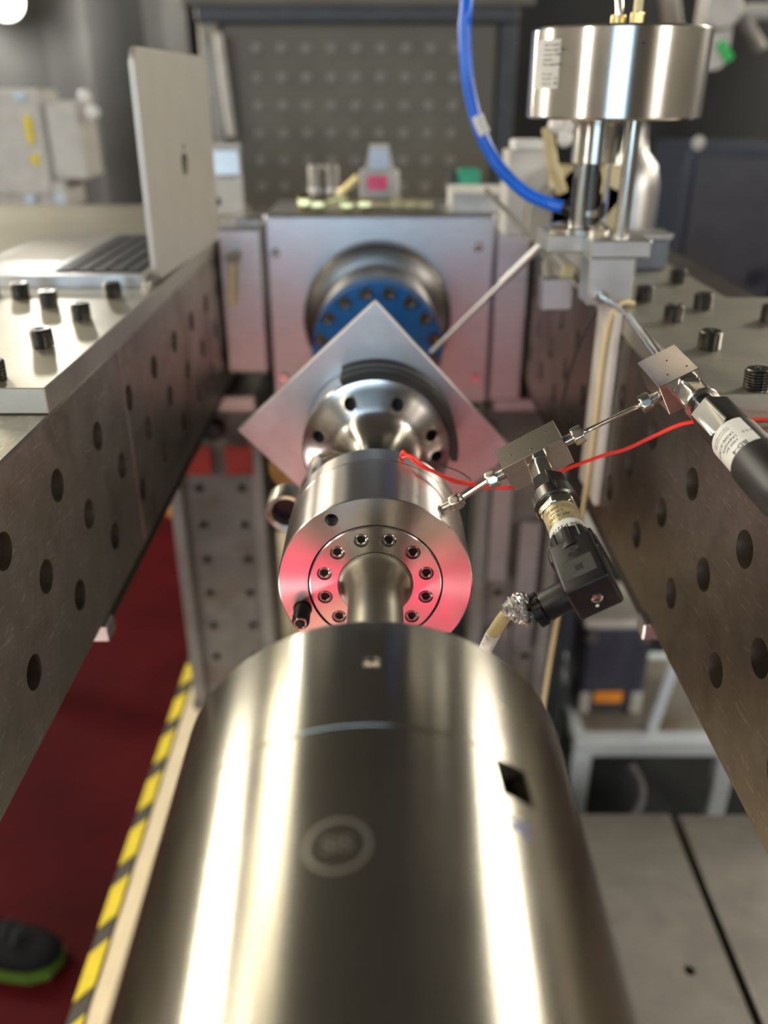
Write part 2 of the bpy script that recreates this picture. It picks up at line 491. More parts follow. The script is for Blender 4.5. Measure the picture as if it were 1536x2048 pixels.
# fluorescent ceiling lights in rows (one fixture builder, copied)
tube_mat = glow('lit_tube', LAMP_WARM, STRIP_POWER)
def light_fixture():
    t = thing('ceiling_light', 'lit ceiling light panel', 'ceiling light', (0, 0, 3.1))
    obj('housing', box((-0.29, -0.86, 3.09), (0.29, 0.86, 3.15), .01), M_['white'], t)
    obj('diffuser', box((-0.26, -0.83, 3.07), (0.26, 0.83, 3.09), .005), tube_mat, t)
    return t
def dup(root, loc, label=None, group=None, name=None, rot=None):
    r = root.copy(); COL.objects.link(r)
    m = Matrix.Translation(loc)
    if rot is not None: m = m @ rot
    r.matrix_basis = m
    WM[r.name] = m
    if label: r['label'] = label
    if group: r['group'] = group
    for ch in list(root.children):
        c = ch.copy(); COL.objects.link(c); c.parent = r
        for g in list(ch.children):
            d = g.copy(); COL.objects.link(d); d.parent = c
    return r
f0 = light_fixture()
first = True
for rx, nm in ((-5.2, 'far left row'), (-2.35, 'near left row'), (3.2, 'near right row'), (4.3, 'far right row')):
    for k in range(4):
        y = -4.3 + k * 1.75
        loc = (rx, y, 3.1)
        lab = 'lit ceiling light panel in the %s, %s from the rear curtain' % (nm, ('fourth', 'third', 'second', 'nearest')[k])
        if first:
            f0.matrix_basis = T(loc); WM[f0.name] = T(loc); tag(f0, lab, group='fluorescent ceiling lights'); first = False
        else:
            dup(f0, loc, lab, 'fluorescent ceiling lights')
# wall lamp high on the left that glows into the corner of the picture
c = at(5, -38, 2.6)
pt = bpy.data.lights.new('wall_lamp_light', 'POINT'); pt.energy = 14; pt.shadow_soft_size = .06; pt.color = (1, .96, .88)
po = bpy.data.objects.new('wall_lamp_light', pt); po.location = c + Vector((.02, -.14, -.06)); COL.objects.link(po)
wl = thing('wall_lamp', 'bright round lamp high up at the dark left wall', 'lamp', c)
obj('shade', lathe([(0.05, 0), (0.09, -0.06), (0.085, -0.062), (0.045, -0.004)], 32, frame(c, (0.2, 0.8, 0.5))), M_['white'], wl)
obj('bulb', lathe([(0.001, -0.09), (0.03, -0.08), (0.045, -0.05), (0.04, -0.02), (0.02, 0.0), (0.02, 0.03)], 24, frame(c, (0.2, 0.8, 0.5))), glow('lit_bulb', (1, 0.95, 0.85), 9), wl)

# pink cloth added out of view, stands in for a shirt mirrored in the faces
pk = thing('added_reflection_cloth', 'pink cloth added out of view for its reflection in the turned faces', 'cloth', (0, -0.99, 0.4))
obj('rail', tube([(-0.45, -0.99, 0.70), (0.55, -0.99, 0.70)], 0.010), M_['alu_plain'], pk)
for sx in (-0.44, 0.54):
    obj('post', tube([(sx, -0.99, 0.402), (sx, -0.99, 0.70)], 0.011), M_['alu_plain'], pk)
def cloth():
    bm = nb(); prev = None; n = 60
    for i in range(n + 1):
        x = -0.40 + 0.90 * i / n
        d = 0.006 * math.sin(i * .8) + 0.004 * math.sin(i * .37)
        zb = (0.575 if x < 0 else 0.46) + 0.01 * math.sin(i * .35)
        q = [bm.verts.new(v) for v in ((x, -0.972 + d, zb), (x, -0.972 + d * .6, 0.62), (x, -0.975 + d * .2, 0.703), (x, -0.99, 0.715), (x, -1.008, 0.70), (x, -1.014 + d, zb + .03),
                                      (x, -1.017 + d, zb + .03), (x, -1.011, 0.703), (x, -0.99, 0.719), (x, -0.971 + d * .2, 0.705), (x, -0.968 + d * .6, 0.62), (x, -0.968 + d, zb))]
        if prev:
            for a in range(len(q)): bm.faces.new((prev[a], prev[(a + 1) % len(q)], q[(a + 1) % len(q)], q[a]))
        else: bm.faces.new(q)
        prev = q
    bm.faces.new(prev[::-1])
    return bm
obj('cloth', cloth(), M_['pink'], pk)

# ------------------------------------------------------------------ machine bed
FY = lambda x, y, z: frame((x, y, z), (0, 1, 0), (1, 0, 0))      # local Z along +Y
bedl = thing('machine_bed', 'pale ground machine bed rail with black and yellow hazard edge, left of the big cylinder', 'machine bed', (-0.2, 0, 0))
obj('bed_rail', box((-0.3895, -2.2, 0.36), (-0.06, 1.62, 0.40), .002), M_['cream'], bedl)
obj('bed_plinth', box((-0.37, -2.15, 0.0), (-0.08, 1.6, 0.36), .004), M_['cast'], bedl)
tp = obj('hazard_tape', box((-0.4135, -2.2, 0.352), (-0.3900, 1.62, 0.402), .002), M_['blacktape'], bedl)
tag(tp, 'black tape along the edge of the bed')
yb = nb()
add_prism(yb, [(-0.0105, 0.0), (0.0105, 0.026), (0.0105, 0.098), (-0.0105, 0.072)], 0.0016)
yme = mesh_from('yellow_stripe', yb); yme.materials.append(M_['yellow'])
for k in range(26):
    y = 0.234 + 0.1135 * (k - 14)
    if y > 1.5: break
    tag(link('yellow_stripe', yme, M_['yellow'], bedl, T((-0.4020, y, 0.4022))), 'yellow stripe of the hazard tape')
bedr = thing('base_plate', 'worn grey steel base plate on the floor right of the big cylinder', 'base plate', (0.4, 0, 0))
bp = obj('plate', box((0.06, -2.2, 0.36), (0.498, 0.57, 0.40), .003), M_['bed'], bedr)
hb = nb(); add_cyl(hb, T((0.437, 0.279, 0)), 0.008, 0.37, 0.45); cut(bp, hb)
obj('side_plate', box((0.512, -2.2, 0.36), (0.66, 0.57, 0.397), .003), M_['bed'], bedr)
obj('edge_strip', box((0.655, -2.2, 0.36), (0.80, 0.62, 0.42), .004), M_['navy'], bedr)
obj('plinth', box((0.10, -2.15, 0), (0.76, 0.50, 0.36), .004), M_['dark'], bedr)

mt = obj('dark_floor_sheet', box((.03, .60, .0005), (2.4, 3.1, .006), .002), M_['darksheet']); tag(mt, 'dark sheet laid over the floor under the dolly', 'mat')  # sheet laid over the red floor to make its right side dark
# ------------------------------------------------------------------ beams
def beam(sx, label, m):
    b = thing('steel_beam', label, 'beam', (sx * 0.335, 0, 1.094))
    lo, hi = (min(sx * .235, sx * .435), max(sx * .235, sx * .435))
    body = obj('beam_body', box((lo, -1.3, 1.094), (hi, 1.24, 1.2965), .0016), m, b)
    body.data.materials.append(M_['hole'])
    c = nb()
    for row, (z, y0) in enumerate(((1.2445, -0.031), (1.195, 0.0215), (1.147, -0.0265))):
        for k in range(-11, 12):
            y = y0 + 0.1005 * k
            Mx = frame((sx * .23, y, z), (sx, 0, 0), (0, 1, 0))
            add_cyl(c, Mx, 0.0127, 0, 0.042, 24)
    cut(body, c)
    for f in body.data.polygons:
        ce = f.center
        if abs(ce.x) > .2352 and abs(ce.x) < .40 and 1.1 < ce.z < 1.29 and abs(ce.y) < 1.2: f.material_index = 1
    # bright seam between two beam lengths
    obj('joint_strip', box((min(sx * .2345, sx * .2353), .2588, 1.096), (max(sx * .2345, sx * .2353), .2600, 1.294)), m, b)
    obj('foot_plate', box((min(sx * .231, sx * .42), .108, 1.078), (max(sx * .231, sx * .42), .128, 1.0938), .001), M_['alu'], b)
    obj('rubber_pad', box((min(sx * .239, sx * .43), .128, 1.076), (max(sx * .239, sx * .43), 1.24, 1.094), .001), M_['blackrub'], b)
    return b
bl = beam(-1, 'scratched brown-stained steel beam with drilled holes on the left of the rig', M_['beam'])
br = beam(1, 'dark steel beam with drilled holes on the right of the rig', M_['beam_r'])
# columns that carry the beams
for sx, nm in ((-1, 'left'), (1, 'right')):
    for yy in (-1.05, 1.1):
        cl = thing('beam_column', 'square steel column under the %s end of the %s beam' % ('near' if yy < 0 else 'far', nm), 'column', (sx * .345, yy, 0.4 if not (sx > 0 and yy > 0) else 0))
        z0 = 0.40 if not (sx > 0 and yy > 0) else 0.0
        xx = sx * (.335 if sx < 0 else .335)
        obj('post', box((xx - .04, yy - .05, z0 + .015), (xx + .04, yy + .05, 1.076 if yy > 0 else 1.094), .004), M_['cast'], cl)
        obj('foot_plate', box((xx - .05, yy - .07, z0 + .0005), (xx + .05, yy + .07, z0 + .015), .002), M_['cast'], cl)

# ------------------------------------------------------------------ top plates with studs
pl = thing('top_plate', 'thick ground steel plate bolted on the left beam, under the laptop', 'plate', (-.45, .6, 1.2965))
obj('plate', box((-.80, .0786, 1.297), (-.2352, 1.18, 1.3165), .0008), M_['plate'], pl)
pr = thing('top_plate', 'thick ground steel plate on the right beam, under the actuator', 'plate', (.4, .3, 1.2965))
pb = nb()
add_prism(pb, [(.2352, .0636), (.66, .0636), (.66, .372), (.358, .372), (.358, 1.18), (.2352, 1.18)], .0195, T((0, 0, 1.297)))
bmesh.ops.bevel(pb, geom=list(pb.edges), offset=.0008, segments=1, affect='EDGES')
obj('plate', pb, M_['plate'], pr)

def stud_mesh():
    # M16 studs
    prof = [(0.0088, -0.012), (0.0088, 0)]
    z = 0.0
    while z < 0.0155:
        prof += [(0.0094, z + .0003), (0.0108, z + .0011), (0.0108, z + .0014), (0.0094, z + .0022)]
        z += 0.0025
    prof += [(0.0098, z), (0.0090, z + .0012), (0.0052, z + .0013), (0.0046, z - .004)]
    prof = [(r * .86, z * .80) for r, z in prof]
    return mesh_from('threaded_stud', lathe(prof, 36))
sme = stud_mesh(); sme.materials.append(M_['stud'])
studs_l = [(-.2792, .105, 'cut off by the left picture edge'), (-.275, .196, 'second from the front of the inner column'), (-.273, .290, 'third from the front of the inner column'),
           (-.270, .386, 'against the laptop base, near the lid'), (-.3218, .344, 'midway between inner column and laptop base'), (-.3645, .384, 'touching the laptop base, in the middle'), (-.3924 - .004, .388, 'farthest left beside the laptop base')]
for x, y, d in studs_l:
    o = link('threaded_stud', sme, M_['stud'], None, T((x, y - .006, 1.3166)) @ Euler((random.uniform(-.04, .04), random.uniform(-.04, .04), random.random() * 6)).to_matrix().to_4x4())
    tag(o, 'black stud in the left plate, ' + d, 'stud', 'threaded studs in the left plate')
studs_r = [(.2704, .080, 'nearest the front edge'), (.2734, .186, 'second from the front, behind the square fitting'), (.2727, .279, 'third from the front along the inner edge'),
           (.2703, .364, 'beside the actuator bracket'), (.318, .330, 'middle of the outer column'), (.3619, .278, 'at the right edge of the picture'), (.3325, .455, 'on the narrow rear part'), (.335, .60, 'far back beside the dark box')]
for x, y, d in studs_r:
    o = link('threaded_stud', sme, M_['stud'], None, T((x, y - .006, 1.3166)) @ Euler((random.uniform(-.05, .05), random.uniform(-.05, .05), random.random() * 6)).to_matrix().to_4x4())
    tag(o, 'black stud in the right plate, ' + d, 'stud', 'threaded studs in the right plate')

# ------------------------------------------------------------------ laptop
lp = thing('laptop', 'silver laptop standing open on the left plate, its lid towards the rig', 'laptop', (-.36, .575, 1.3166))
base = obj('base', add_prism(nb(), rrect(-.458, .428, -.246, .728, .012), .012, T((0, 0, 1.3170))), M_['lid'], lp)
base.data.materials[0] = M_['alu_plain']
obj('keyboard_well', add_prism(nb(), rrect(-.355, .445, -.258, .711, .004), .0006, T((0, 0, 1.3289))), M_['blackpla'], lp)
kme = mesh_from('key', box((-.0078, -.0078, 0), (.0078, .0078, .0013), .0006)); kme.materials.append(M_['dark'])
for r in range(5):
    for k in range(14):
        link('key', kme, M_['dark'], lp, T((-.267 - r * .0188, .4555 + k * .0188 + (r % 2) * .002, 1.3295)))
obj('touchpad', add_prism(nb(), rrect(-.445, .52, -.368, .636, .004), .0006, T((0, 0, 1.3289))), M_['lid'], lp)
lidM = Matrix.Translation((-.2415, .4285, 1.3235)) @ Matrix.Rotation(math.radians(-3.3), 4, 'Z') @ Matrix.Rotation(math.radians(90), 4, 'Z') @ Matrix.Rotation(math.radians(90 + 0.5), 4, 'X')
lidb = add_prism(nb(), rrect(0, 0, .296, .222, .014), .0065)
bmesh.ops.bevel(lidb, geom=[e for e in lidb.edges if abs((e.verts[0].co - e.verts[1].co).z) < 1e-6], offset=.0012, segments=2, affect='EDGES')
lid = obj('lid', lidb, M_['lid'], lp, lidM)
# plain polished mark in the middle of the lid
ap = [(.0, -.013), (.006, -.0145), (.0115, -.009), (.014, 0), (.011, .0075), (.004, .0105), (0, .009), (-.004, .0105), (-.011, .0075), (-.014, 0), (-.0115, -.009), (-.006, -.0145)]
lg = obj('lid_mark', add_prism(nb(), ap, .0004, T((.148, .108, .0065))), M_['nickel'], lid, lidM); tag(lg, 'polished round fruit-shaped mark on the lid')
obj('mark_leaf', add_prism(nb(), [(0, .013), (.005, .015), (.006, .021), (.001, .018)], .0004, T((.148, .108, .0065))), M_['darknickel'], lid, lidM)
obj('screen', add_prism(nb(), rrect(.006, .008, .290, .214, .005), -.0006, T((0, 0, 0))), M_['blackpla'], lp, lidM)
obj('hinge', tube([(-.2455, .46, 1.3300), (-.2405, .70, 1.3300)], .0042), M_['darknickel'], lp)

# ------------------------------------------------------------------ big cylinder in the foreground
ZC = 1.2
cy = thing('load_cylinder', 'huge blurred turned steel cylinder filling the foreground', 'cylinder', (0, -.6, ZC))
prof = [(.021, -1.0), (.021, -.182), (.0905, -.182), (.0918, -.1828), (.0926, -.185), (.0926, -.2535), (.0917, -.2539), (.0917, -.2546), (.0926, -.255), (.0926, -1.0)]
bm = add_sect(nb(), [(z, r) for r, z in prof + prof[:1]], 192, None, False, False)
bmesh.ops.remove_doubles(bm, verts=bm.verts, dist=1e-6)
bc = obj('cylinder_body', bm, M_['turned_big'], cy, FY(0, 0, ZC))
def radM(y, deg, r=0.0):
    """frame on the axis at y with local Z pointing out at deg from the top (towards +X)"""
    a = math.radians(deg)
    d = Vector((math.sin(a), 0, math.cos(a)))
    return frame(Vector((0, y, ZC)) + d * r, d, (0, 1, 0))
cb = nb()
L0 = FY(0, 0, ZC).inverted()
add_cyl(cb, L0 @ radM(-.2149, -.3, 0), .0042, .084, .1)
add_box(cb, (-.009, -.0075, .080), (.009, .0075, .1), 0, 1, L0 @ radM(-.2665, 34.7, 0) @ Matrix.Rotation(math.radians(4), 4, 'Z'))
add_cyl(cb, L0 @ radM(-.182, 0, 0), .0028, .088, .1)
cut(bc, cb)
obj('set_screw', lathe([(.0036, -.006), (.0039, 0), (.0036, .002), (.002, .0024), (.0016, .001)], 20), M_['bright'], cy, radM(-.2149, -.3, .0885))
obj('slot_insert', box((-.012, -.010, 0), (.012, .010, .002)), M_['black'], cy, radM(-.2665, 34.7, .082))
# engraved round mark, bent to the cylinder surface
def bent(bmx, y, deg, R=.0926):
    a0 = math.radians(deg)
    for v in bmx.verts:
        a = a0 + v.co.x / R; rr = R + v.co.z
        v.co = Vector((rr * math.sin(a), y + v.co.y, ZC + rr * math.cos(a)))
    return bmx
rg = nb(); n = 64
for i in range(n):
    pass
o_ = [[rg.verts.new((r * math.cos(2 * PI * i / n), r * math.sin(2 * PI * i / n), .00012)) for i in range(n)] for r in (.0108, .0094)]
for i in range(n): rg.faces.new((o_[0][i], o_[0][(i + 1) % n], o_[1][(i + 1) % n], o_[1][i]))
tag(obj('etched_ring', bent(rg, -.3098, -6.6), M_['etch'], cy), 'etched circular mark on the sleeve')
tx = text_bm('SIS', .0085, .0, 'CENTER')
bmesh.ops.translate(tx, verts=tx.verts, vec=(0, 0, .00015))
obj('etched_letters', bent(tx, -.3098, -6.6), M_['etch'], cy)
mk = nb()
add_box(mk, (-.006, -.0008, .0001), (.005, .0008, .0002), 0, 1, Matrix.Rotation(.6, 4, 'Z'))
add_box(mk, (-.004, -.0008, .0001), (.004, .0008, .0002), 0, 1, T((.001, -.001, 0)) @ Matrix.Rotation(-.9, 4, 'Z'))
add_box(mk, (-.003, -.0008, .0001), (.003, .0008, .0002), 0, 1, T((-.003, .002, 0)) @ Matrix.Rotation(-.3, 4, 'Z'))
tag(obj('marker_scribble', bent(mk, -.289, 33.5), M_['bluemark'], cy), 'blue marker pen scribble')
cr = thing('cylinder_cradle', 'black cradle under the big steel cylinder', 'cradle', (0, -.7, .4))
for sx in (-1, 1):
    obj('side_rail', box((min(sx * .106, sx * .128), -1.6, 1.085), (max(sx * .106, sx * .128), -.262, 1.105), .002), M_['black'], cr)  # black bars added to give the dark line beside the cylinder
obj('saddle', box((-.128, -1.6, 1.03), (.128, -1.02, 1.084), .003), M_['black'], cr)
obj('pedestal', box((-.09, -1.5, .401), (.09, -1.1, 1.03), .004), M_['dark'], cr)
obj('end_stop', box((-.105, -1.6, 1.1055), (.105, -1.003, 1.25), .004), M_['black'], cr)

# ------------------------------------------------------------------ specimen assembly
sp = thing('test_specimen', 'turned steel specimen housing with bolted collar and grey shaft, centre of the picture', 'specimen', (0, 0, ZC))
ring = obj('housing', lathe([(.0468, .004), (.0468, 0), (.0662, 0), (.067, .0008), (.067, .0633), (.0664, .0637), (.0664, .0645), (.0670, .065), (.0658, .088), (.0640, .0905), (.02, .0905), (.02, .03), (.0468, .03)], 160, capA=False, capB=False), M_['face'], sp, FY(0, 0, ZC))
bm = nb(); bm.from_mesh(ring.data); bmesh.ops.holes_fill(bm, edges=[e for e in bm.edges if e.is_boundary], sides=0)
# join first and last rings instead of capping
bm.free()
bm = nb()
prof = [(.0468, .03), (.0468, 0), (.0662, 0), (.067, .0008), (.067, .0633), (.0664, .0637), (.0664, .0645), (.0670, .065), (.0658, .088), (.0640, .0905), (.02, .0905), (.02, .03)]
add_sect(bm, [(z, r) for r, z in prof + prof[:1]], 160, None, False, False)
bmesh.ops.remove_doubles(bm, verts=bm.verts, dist=1e-6)
ring.data = mesh_from('housing', bm); ring.data.materials.append(M_['face'])
hb = nb()
def faceM(x, z, y=0.0): return FY(0, 0, ZC).inverted() @ frame((x, y, z), (0, 1, 0), (1, 0, 0))
add_cyl(hb, faceM(-.0289, 1.2504), .0046, -.005, .028)
add_cyl(hb, faceM(-.0511, 1.1807), .0068, -.005, .012)
add_cyl(hb, faceM(.0511, 1.1560), .0043, -.005, .012)
add_cyl(hb, FY(0, 0, ZC).inverted() @ radM(.0745, 16.7), .0022, .055, .08)
cut(ring, hb)
collar = obj('collar', lathe([(.0264, -.0002), (.0448, -.0002), (.0455, .0005), (.0455, .029), (.0264, .029)], 128, capA=False, capB=False), M_['face'], sp, FY(0, 0, ZC))
bm = nb(); prof = [(.0262, .0285), (.0262, -.0002), (.0448, -.0002), (.0455, .0005), (.0455, .0285)]
add_sect(bm, [(z, r) for r, z in prof + prof[:1]], 128, None, False, False); bmesh.ops.remove_doubles(bm, verts=bm.verts, dist=1e-6)
collar.data = mesh_from('collar', bm); collar.data.materials.append(M_['face'])
hbm = mesh_from('hole_shadow', lathe([(.0001, 0), (.0045, 0), (.0045, .001)], 24)); hbm.materials.append(M_['black'])  # black discs put the shade of the drilled holes into colour
link('hole_shade_disc', hbm, M_['black'], sp, frame((-.0289, .012, 1.2504), (0, 1, 0), (1, 0, 0)))
link('hole_shade_disc', hbm, M_['black'], sp, frame((.0511, .010, 1.1560), (0, 1, 0), (1, 0, 0)))
hb = nb()
for k in range(12):
    a = math.radians(15 + 30 * k)
    add_cyl(hb, faceM(.0362 * math.sin(a), ZC + .0362 * math.cos(a)), .0052, -.004, .0055, 32)
cut(collar, hb)
# socket screw: knurled head with a hexagon socket
def screw_mesh(R, hexaf, h=.005):
    bm = nb()
    hx = hexr(hexaf)
    add_sect(bm, [(h, R * .96), (0.0008, R), (0.0003, R * .97), (0, R * .88), (0, R * .70), (.0003, lambda a: hx(a) * 1.1), (.0006, hx), (h * .7, hx)], 48)
    me = mesh_from('socket_screw', bm, ang=28); return me
scm = screw_mesh(.0047, .0050); scm.materials.append(M_['screw'])
hexdark = mesh_from('socket_bottom', lathe([(.0001, 0), (.0028, 0), (.0028, .0004)], 12)); hexdark.materials.append(M_['black'])
for k in range(12):
    a = math.radians(15 + 30 * k)
    Mx = frame((.0362 * math.sin(a), .0003, ZC + .0362 * math.cos(a)), (0, 1, 0), (math.cos(k), 0, math.sin(k)))
    s = link('socket_screw', scm, M_['bright'], sp, Mx)
    link('socket_bottom', hexdark, M_['black'], s, Mx @ T((0, 0, .0016)))
pin = obj('stop_pin', lathe([(.0034, -.0185), (.0052, -.0178), (.0060, -.016), (.0060, .008)], 32, capA=True), M_['black'], sp, frame((-.0511, 0, 1.1807), (0, 1, 0), (1, 0, 0)))
tag(pin, 'black socket pin standing out of the housing face')
obj('pin_socket', lathe([(.0030, -.0184), (.0036, -.0190), (.0044, -.0190), (.0048, -.0180)], 32, capA=False, capB=False), M_['screw'], pin, frame((-.0511, 0, 1.1807), (0, 1, 0), (1, 0, 0)))
shp = [(.0001, -.30), (.0183, -.30), (.0183, -.022)]
for i in range(9):
    t = i / 8; a = t * PI / 2
    shp.append((.0183 + .0075 * (1 - math.cos(a)), -.022 + .021 * math.sin(a)))
shp += [(.0258, .002), (.0258, .028)]
sh = obj('shaft', lathe(shp[1:], 96), M_['specimen'], sp, FY(0, 0, ZC))
# narrow end mark
mkx = nb(); add_box(mkx, (-.0002, -.0022, .0183), (.0002, .0022, .01845), 0, 1, T((0, 0, 0)))
obj('scribed_line', mkx, M_['ink'], sp, radM(-.085, 0, 0) @ Matrix.Rotation(PI / 2, 4, 'Z'))

# ------------------------------------------------------------------ coupling behind the specimen
cp = thing('coupling', 'flared steel coupling flange with drilled holes behind the specimen', 'coupling', (0, .26, ZC))
prof = [(.0001, .088), (.017, .0915), (.017, .135), (.0215, .137), (.0215, .158), (.0165, .160), (.0165, .172)]
for i in range(11):
    a = i / 10 * PI / 2
    prof.append((.0165 + .0315 * (1 - math.cos(a)), .172 + .066 * math.sin(a)))
prof += [(.0600, .2455), (.0692, .2475), (.0705, .249), (.0705, .2849), (.0001, .2850)]
fl = obj('flange', lathe(prof, 128, capA=False, capB=False), M_['funnel'], cp, FY(0, 0, ZC))
hb = nb()
for x, z in ((-.0242, 1.2475), (.0199, 1.2474), (-.0541, 1.2153), (.0518, 1.2166), (.0571, 1.1952), (.0535, 1.172), (-.0552, 1.178), (-.022, 1.147), (.024, 1.147)):
    add_cyl(hb, faceM(x, z, .2), .0058, 0, .078, 24)
cut(fl, hb)
hm = mesh_from('hole_shade_disc', lathe([(.0001, 0), (.0057, 0), (.0057, .001)], 24)); hm.materials.append(M_['black'])  # black discs stand for the shade inside the flange holes
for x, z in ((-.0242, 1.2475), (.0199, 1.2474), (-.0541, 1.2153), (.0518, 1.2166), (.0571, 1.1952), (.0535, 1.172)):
    link('hole_shade_disc', hm, M_['black'], cp, frame((x, .2585, z), (0, 1, 0), (1, 0, 0)))
obj('standoff', lathe([(.0001, .13), (.0055, .131), (.0062, .133), (.0062, .27)], 32, capA=False), M_['bright'], cp, FY(-.0575, 0, 1.190))
obj('link_rod', lathe([(.0001, .2851), (.03, .2851), (.03, .288), (.0001, .288)], 48, capA=False, capB=False), M_['bright'], cp, FY(0, 0, ZC))
# black split band round the flange, from upper left round to the right
bd = nb()
prof = [(.0712, .240), (.0772, .240), (.0778, .2415), (.0778, .254), (.0765, .2555), (.0765, .2595), (.0778, .261), (.0778, .2720), (.0766, .2735), (.0766, .2765), (.0775, .278), (.0775, .2885), (.0712, .2885)]
prev = None; a0, a1, n = -25, 97, 60
for i in range(n + 1):
    a = math.radians(a0 + (a1 - a0) * i / n)
    q = [bd.verts.new((r * math.sin(a), y, ZC + r * math.cos(a))) for r, y in prof]
    if prev:
        for j in range(len(q)): bd.faces.new((prev[j], prev[(j + 1) % len(q)], q[(j + 1) % len(q)], q[j]))
    else: bd.faces.new(q)
    prev = q
bd.faces.new(prev[::-1])
tag(obj('split_band', bd, M_['blackrub'], cp), 'black grooved half band round the flange')

# ------------------------------------------------------------------ diamond plate
dp = thing('diamond_plate', 'square grey aluminium plate set on its corner behind the coupling', 'plate', (0, .295, 1.19))
u = Vector((.681, 0, -.732)); v = Vector((-.732, 0, -.681))
Md = Matrix((u, v, Vector((0, -1, 0)))).transposed().to_4x4(); Md.translation = Vector((-.0008, .2995, 1.3316))
db = add_prism(nb(), [(0, 0), (.205, 0), (.205, .187), (0, .187)], .0105)
bmesh.ops.bevel(db, geom=list(db.edges), offset=.0008, segments=1, affect='EDGES')
dpo = obj('plate', db, M_['alu'], dp, Md)
hb = nb(); add_cyl(hb, Md.inverted() @ frame((0, .25, ZC), (0, 1, 0), (1, 0, 0)), .026, 0, .1, 48)
cut(dpo, hb)
obj('corner_label', add_prism(nb(), rrect(.004, .004, .030, .016, .001), .0003, T((.145, .15, .0106))), M_['white'], dp, Md)

# ------------------------------------------------------------------ blue flange and bearing block
bf = thing('blue_flange', 'blue painted round flange with a ring of bolts on a steel housing', 'flange', (0, .68, ZC))
ZB = 1.2
obj('flange_disc', lathe([(.03, .598), (.0845, .598), (.0862, .6), (.0862, .640), (.03, .640)], 128), M_['blue'], bf, FY(.0005, 0, ZB))
obj('housing', lathe([(.03, .6405), (.0835, .6405), (.085, .642), (.085, .700), (.083, .702), (.083, .752), (.03, .752)], 128), M_['turned'], bf, FY(.0005, 0, ZB))
obj('clamp_ring', lathe([(.03, .7525), (.088, .7525), (.106, .760), (.110, .764), (.110, .7995)], 128), M_['dark_turned'], bf, FY(.0005, 0, ZB))
obj('shaft', lathe([(.0255, .288), (.0255, .599)], 64), M_['turned'], bf, FY(0, 0, ZB))
sb2 = nb(); hx = hexr(.0085)
add_sect(sb2, [(.007, .0082), (.001, .0084), (0, .0074), (0, .0056), (.0008, hx), (.004, hx)], 36)
bme = mesh_from('bolt', sb2); bme.materials.append(M_['darknickel'])
for k in range(16):
    a = math.radians(11.25 + 22.5 * k)
    link('bolt', bme, M_['darknickel'], bf, frame((.0005 + .0755 * math.sin(a), .5915, ZB + .0755 * math.cos(a)), (0, 1, 0), (1, 0, 0)))

bk = thing('bearing_block', 'large milled aluminium bearing block behind the blue flange', 'block', (0, .9, 1.05))
obj('block', box((-.166, .80, 1.056), (.176, .99, 1.345), .004), M_['alu'], bk)
obj('left_cheek', box((-.232, .775, 1.115), (-.167, .95, 1.3300), .004), M_['alu'], bk)
obj('right_cheek', box((.177, .81, 1.056), (.232, .96, 1.3300), .004), M_['alu'], bk)
obj('cap_strip', box((-.208, .79, 1.3305), (-.170, .83, 1.340), .001), M_['bright'], bk)
lbm = mesh_from('cap_screw', lathe([(.0001, -.006), (.006, -.006), (.007, -.005), (.007, 0)], 20)); lbm.materials.append(M_['bright'])
for x, z in ((-.151, 1.292), (.15, 1.30), (-.148, 1.10), (.155, 1.10)):
    link('cap_screw', lbm, M_['bright'], bk, frame((x, .7995, z), (0, 1, 0), (1, 0, 0)))

# ------------------------------------------------------------------ pedestals under the bearing block
def pedestal(x0, x1, label, z0):
    p = thing('pedestal', label, 'pedestal', ((x0 + x1) / 2, .9, z0))
    obj('column', box((x0 + .01, .86, z0 + .02), (x1 - .01, 1.0, 1.03), .004), M_['pede'], p)
    obj('base', box((x0 - .005, .845, z0 + .0005), (x1 + .005, 1.02, z0 + .02), .003), M_['pede'], p)
    obj('left_flange', box((x0, .845, z0 + .02), (x0 + .022, .86, 1.0), .002), M_['pede2'], p)
    obj('right_flange', box((x1 - .03, .845, z0 + .02), (x1 - .008, .86, 1.0), .002), M_['pede2'], p)
    bm2 = mesh_from('column_bolt', lathe([(.0001, -.006), (.006, -.006), (.0065, -.005), (.0065, 0)], 16)); bm2.materials.append(M_['black'])
    for i in range(6):
        for xx in (x0 + .05, x1 - .05):
            link('column_bolt', bm2, M_['black'], p, frame((xx, .8598, .88 - i * .072), (0, 1, 0), (1, 0, 0)))
    return p
pL = pedestal(-.365, -.19, 'grey cast pedestal with red painted top under the left of the bearing block', .40)
obj('red_pad', box((-.335, .842, .912), (-.285, .8455, .965), .001), M_['redpaint'], pL)
obj('red_pad', box((-.262, .842, .912), (-.215, .8455, .965), .001), M_['redpaint'], pL)
obj('clamp_knob', lathe([(.0001, -.03), (.016, -.028), (.02, -.02), (.02, -.006), (.012, 0)], 24), M_['blackpla'], pL, frame((-.275, .845, 1.0), (0, 1, 0), (1, 0, 0)))
obj('top_bracket', box((-.33, .83, 1.031), (-.20, .98, 1.060), .003), M_['alu'], pL)
pR = pedestal(.175, .335, 'stained grey pedestal under the right of the bearing block', 0.0)
obj('top_bracket', box((.19, .83, 1.031), (.31, .98, 1.0555), .003), M_['alu'], pR)
for i, (a, b, d, e) in enumerate(((.20, .70, .235, .93), (.255, .55, .29, .82), (.215, .45, .25, .60))):
    obj('cover_plate', box((a, .838, b), (d, .8449, e), .001), M_['alu'], pR)
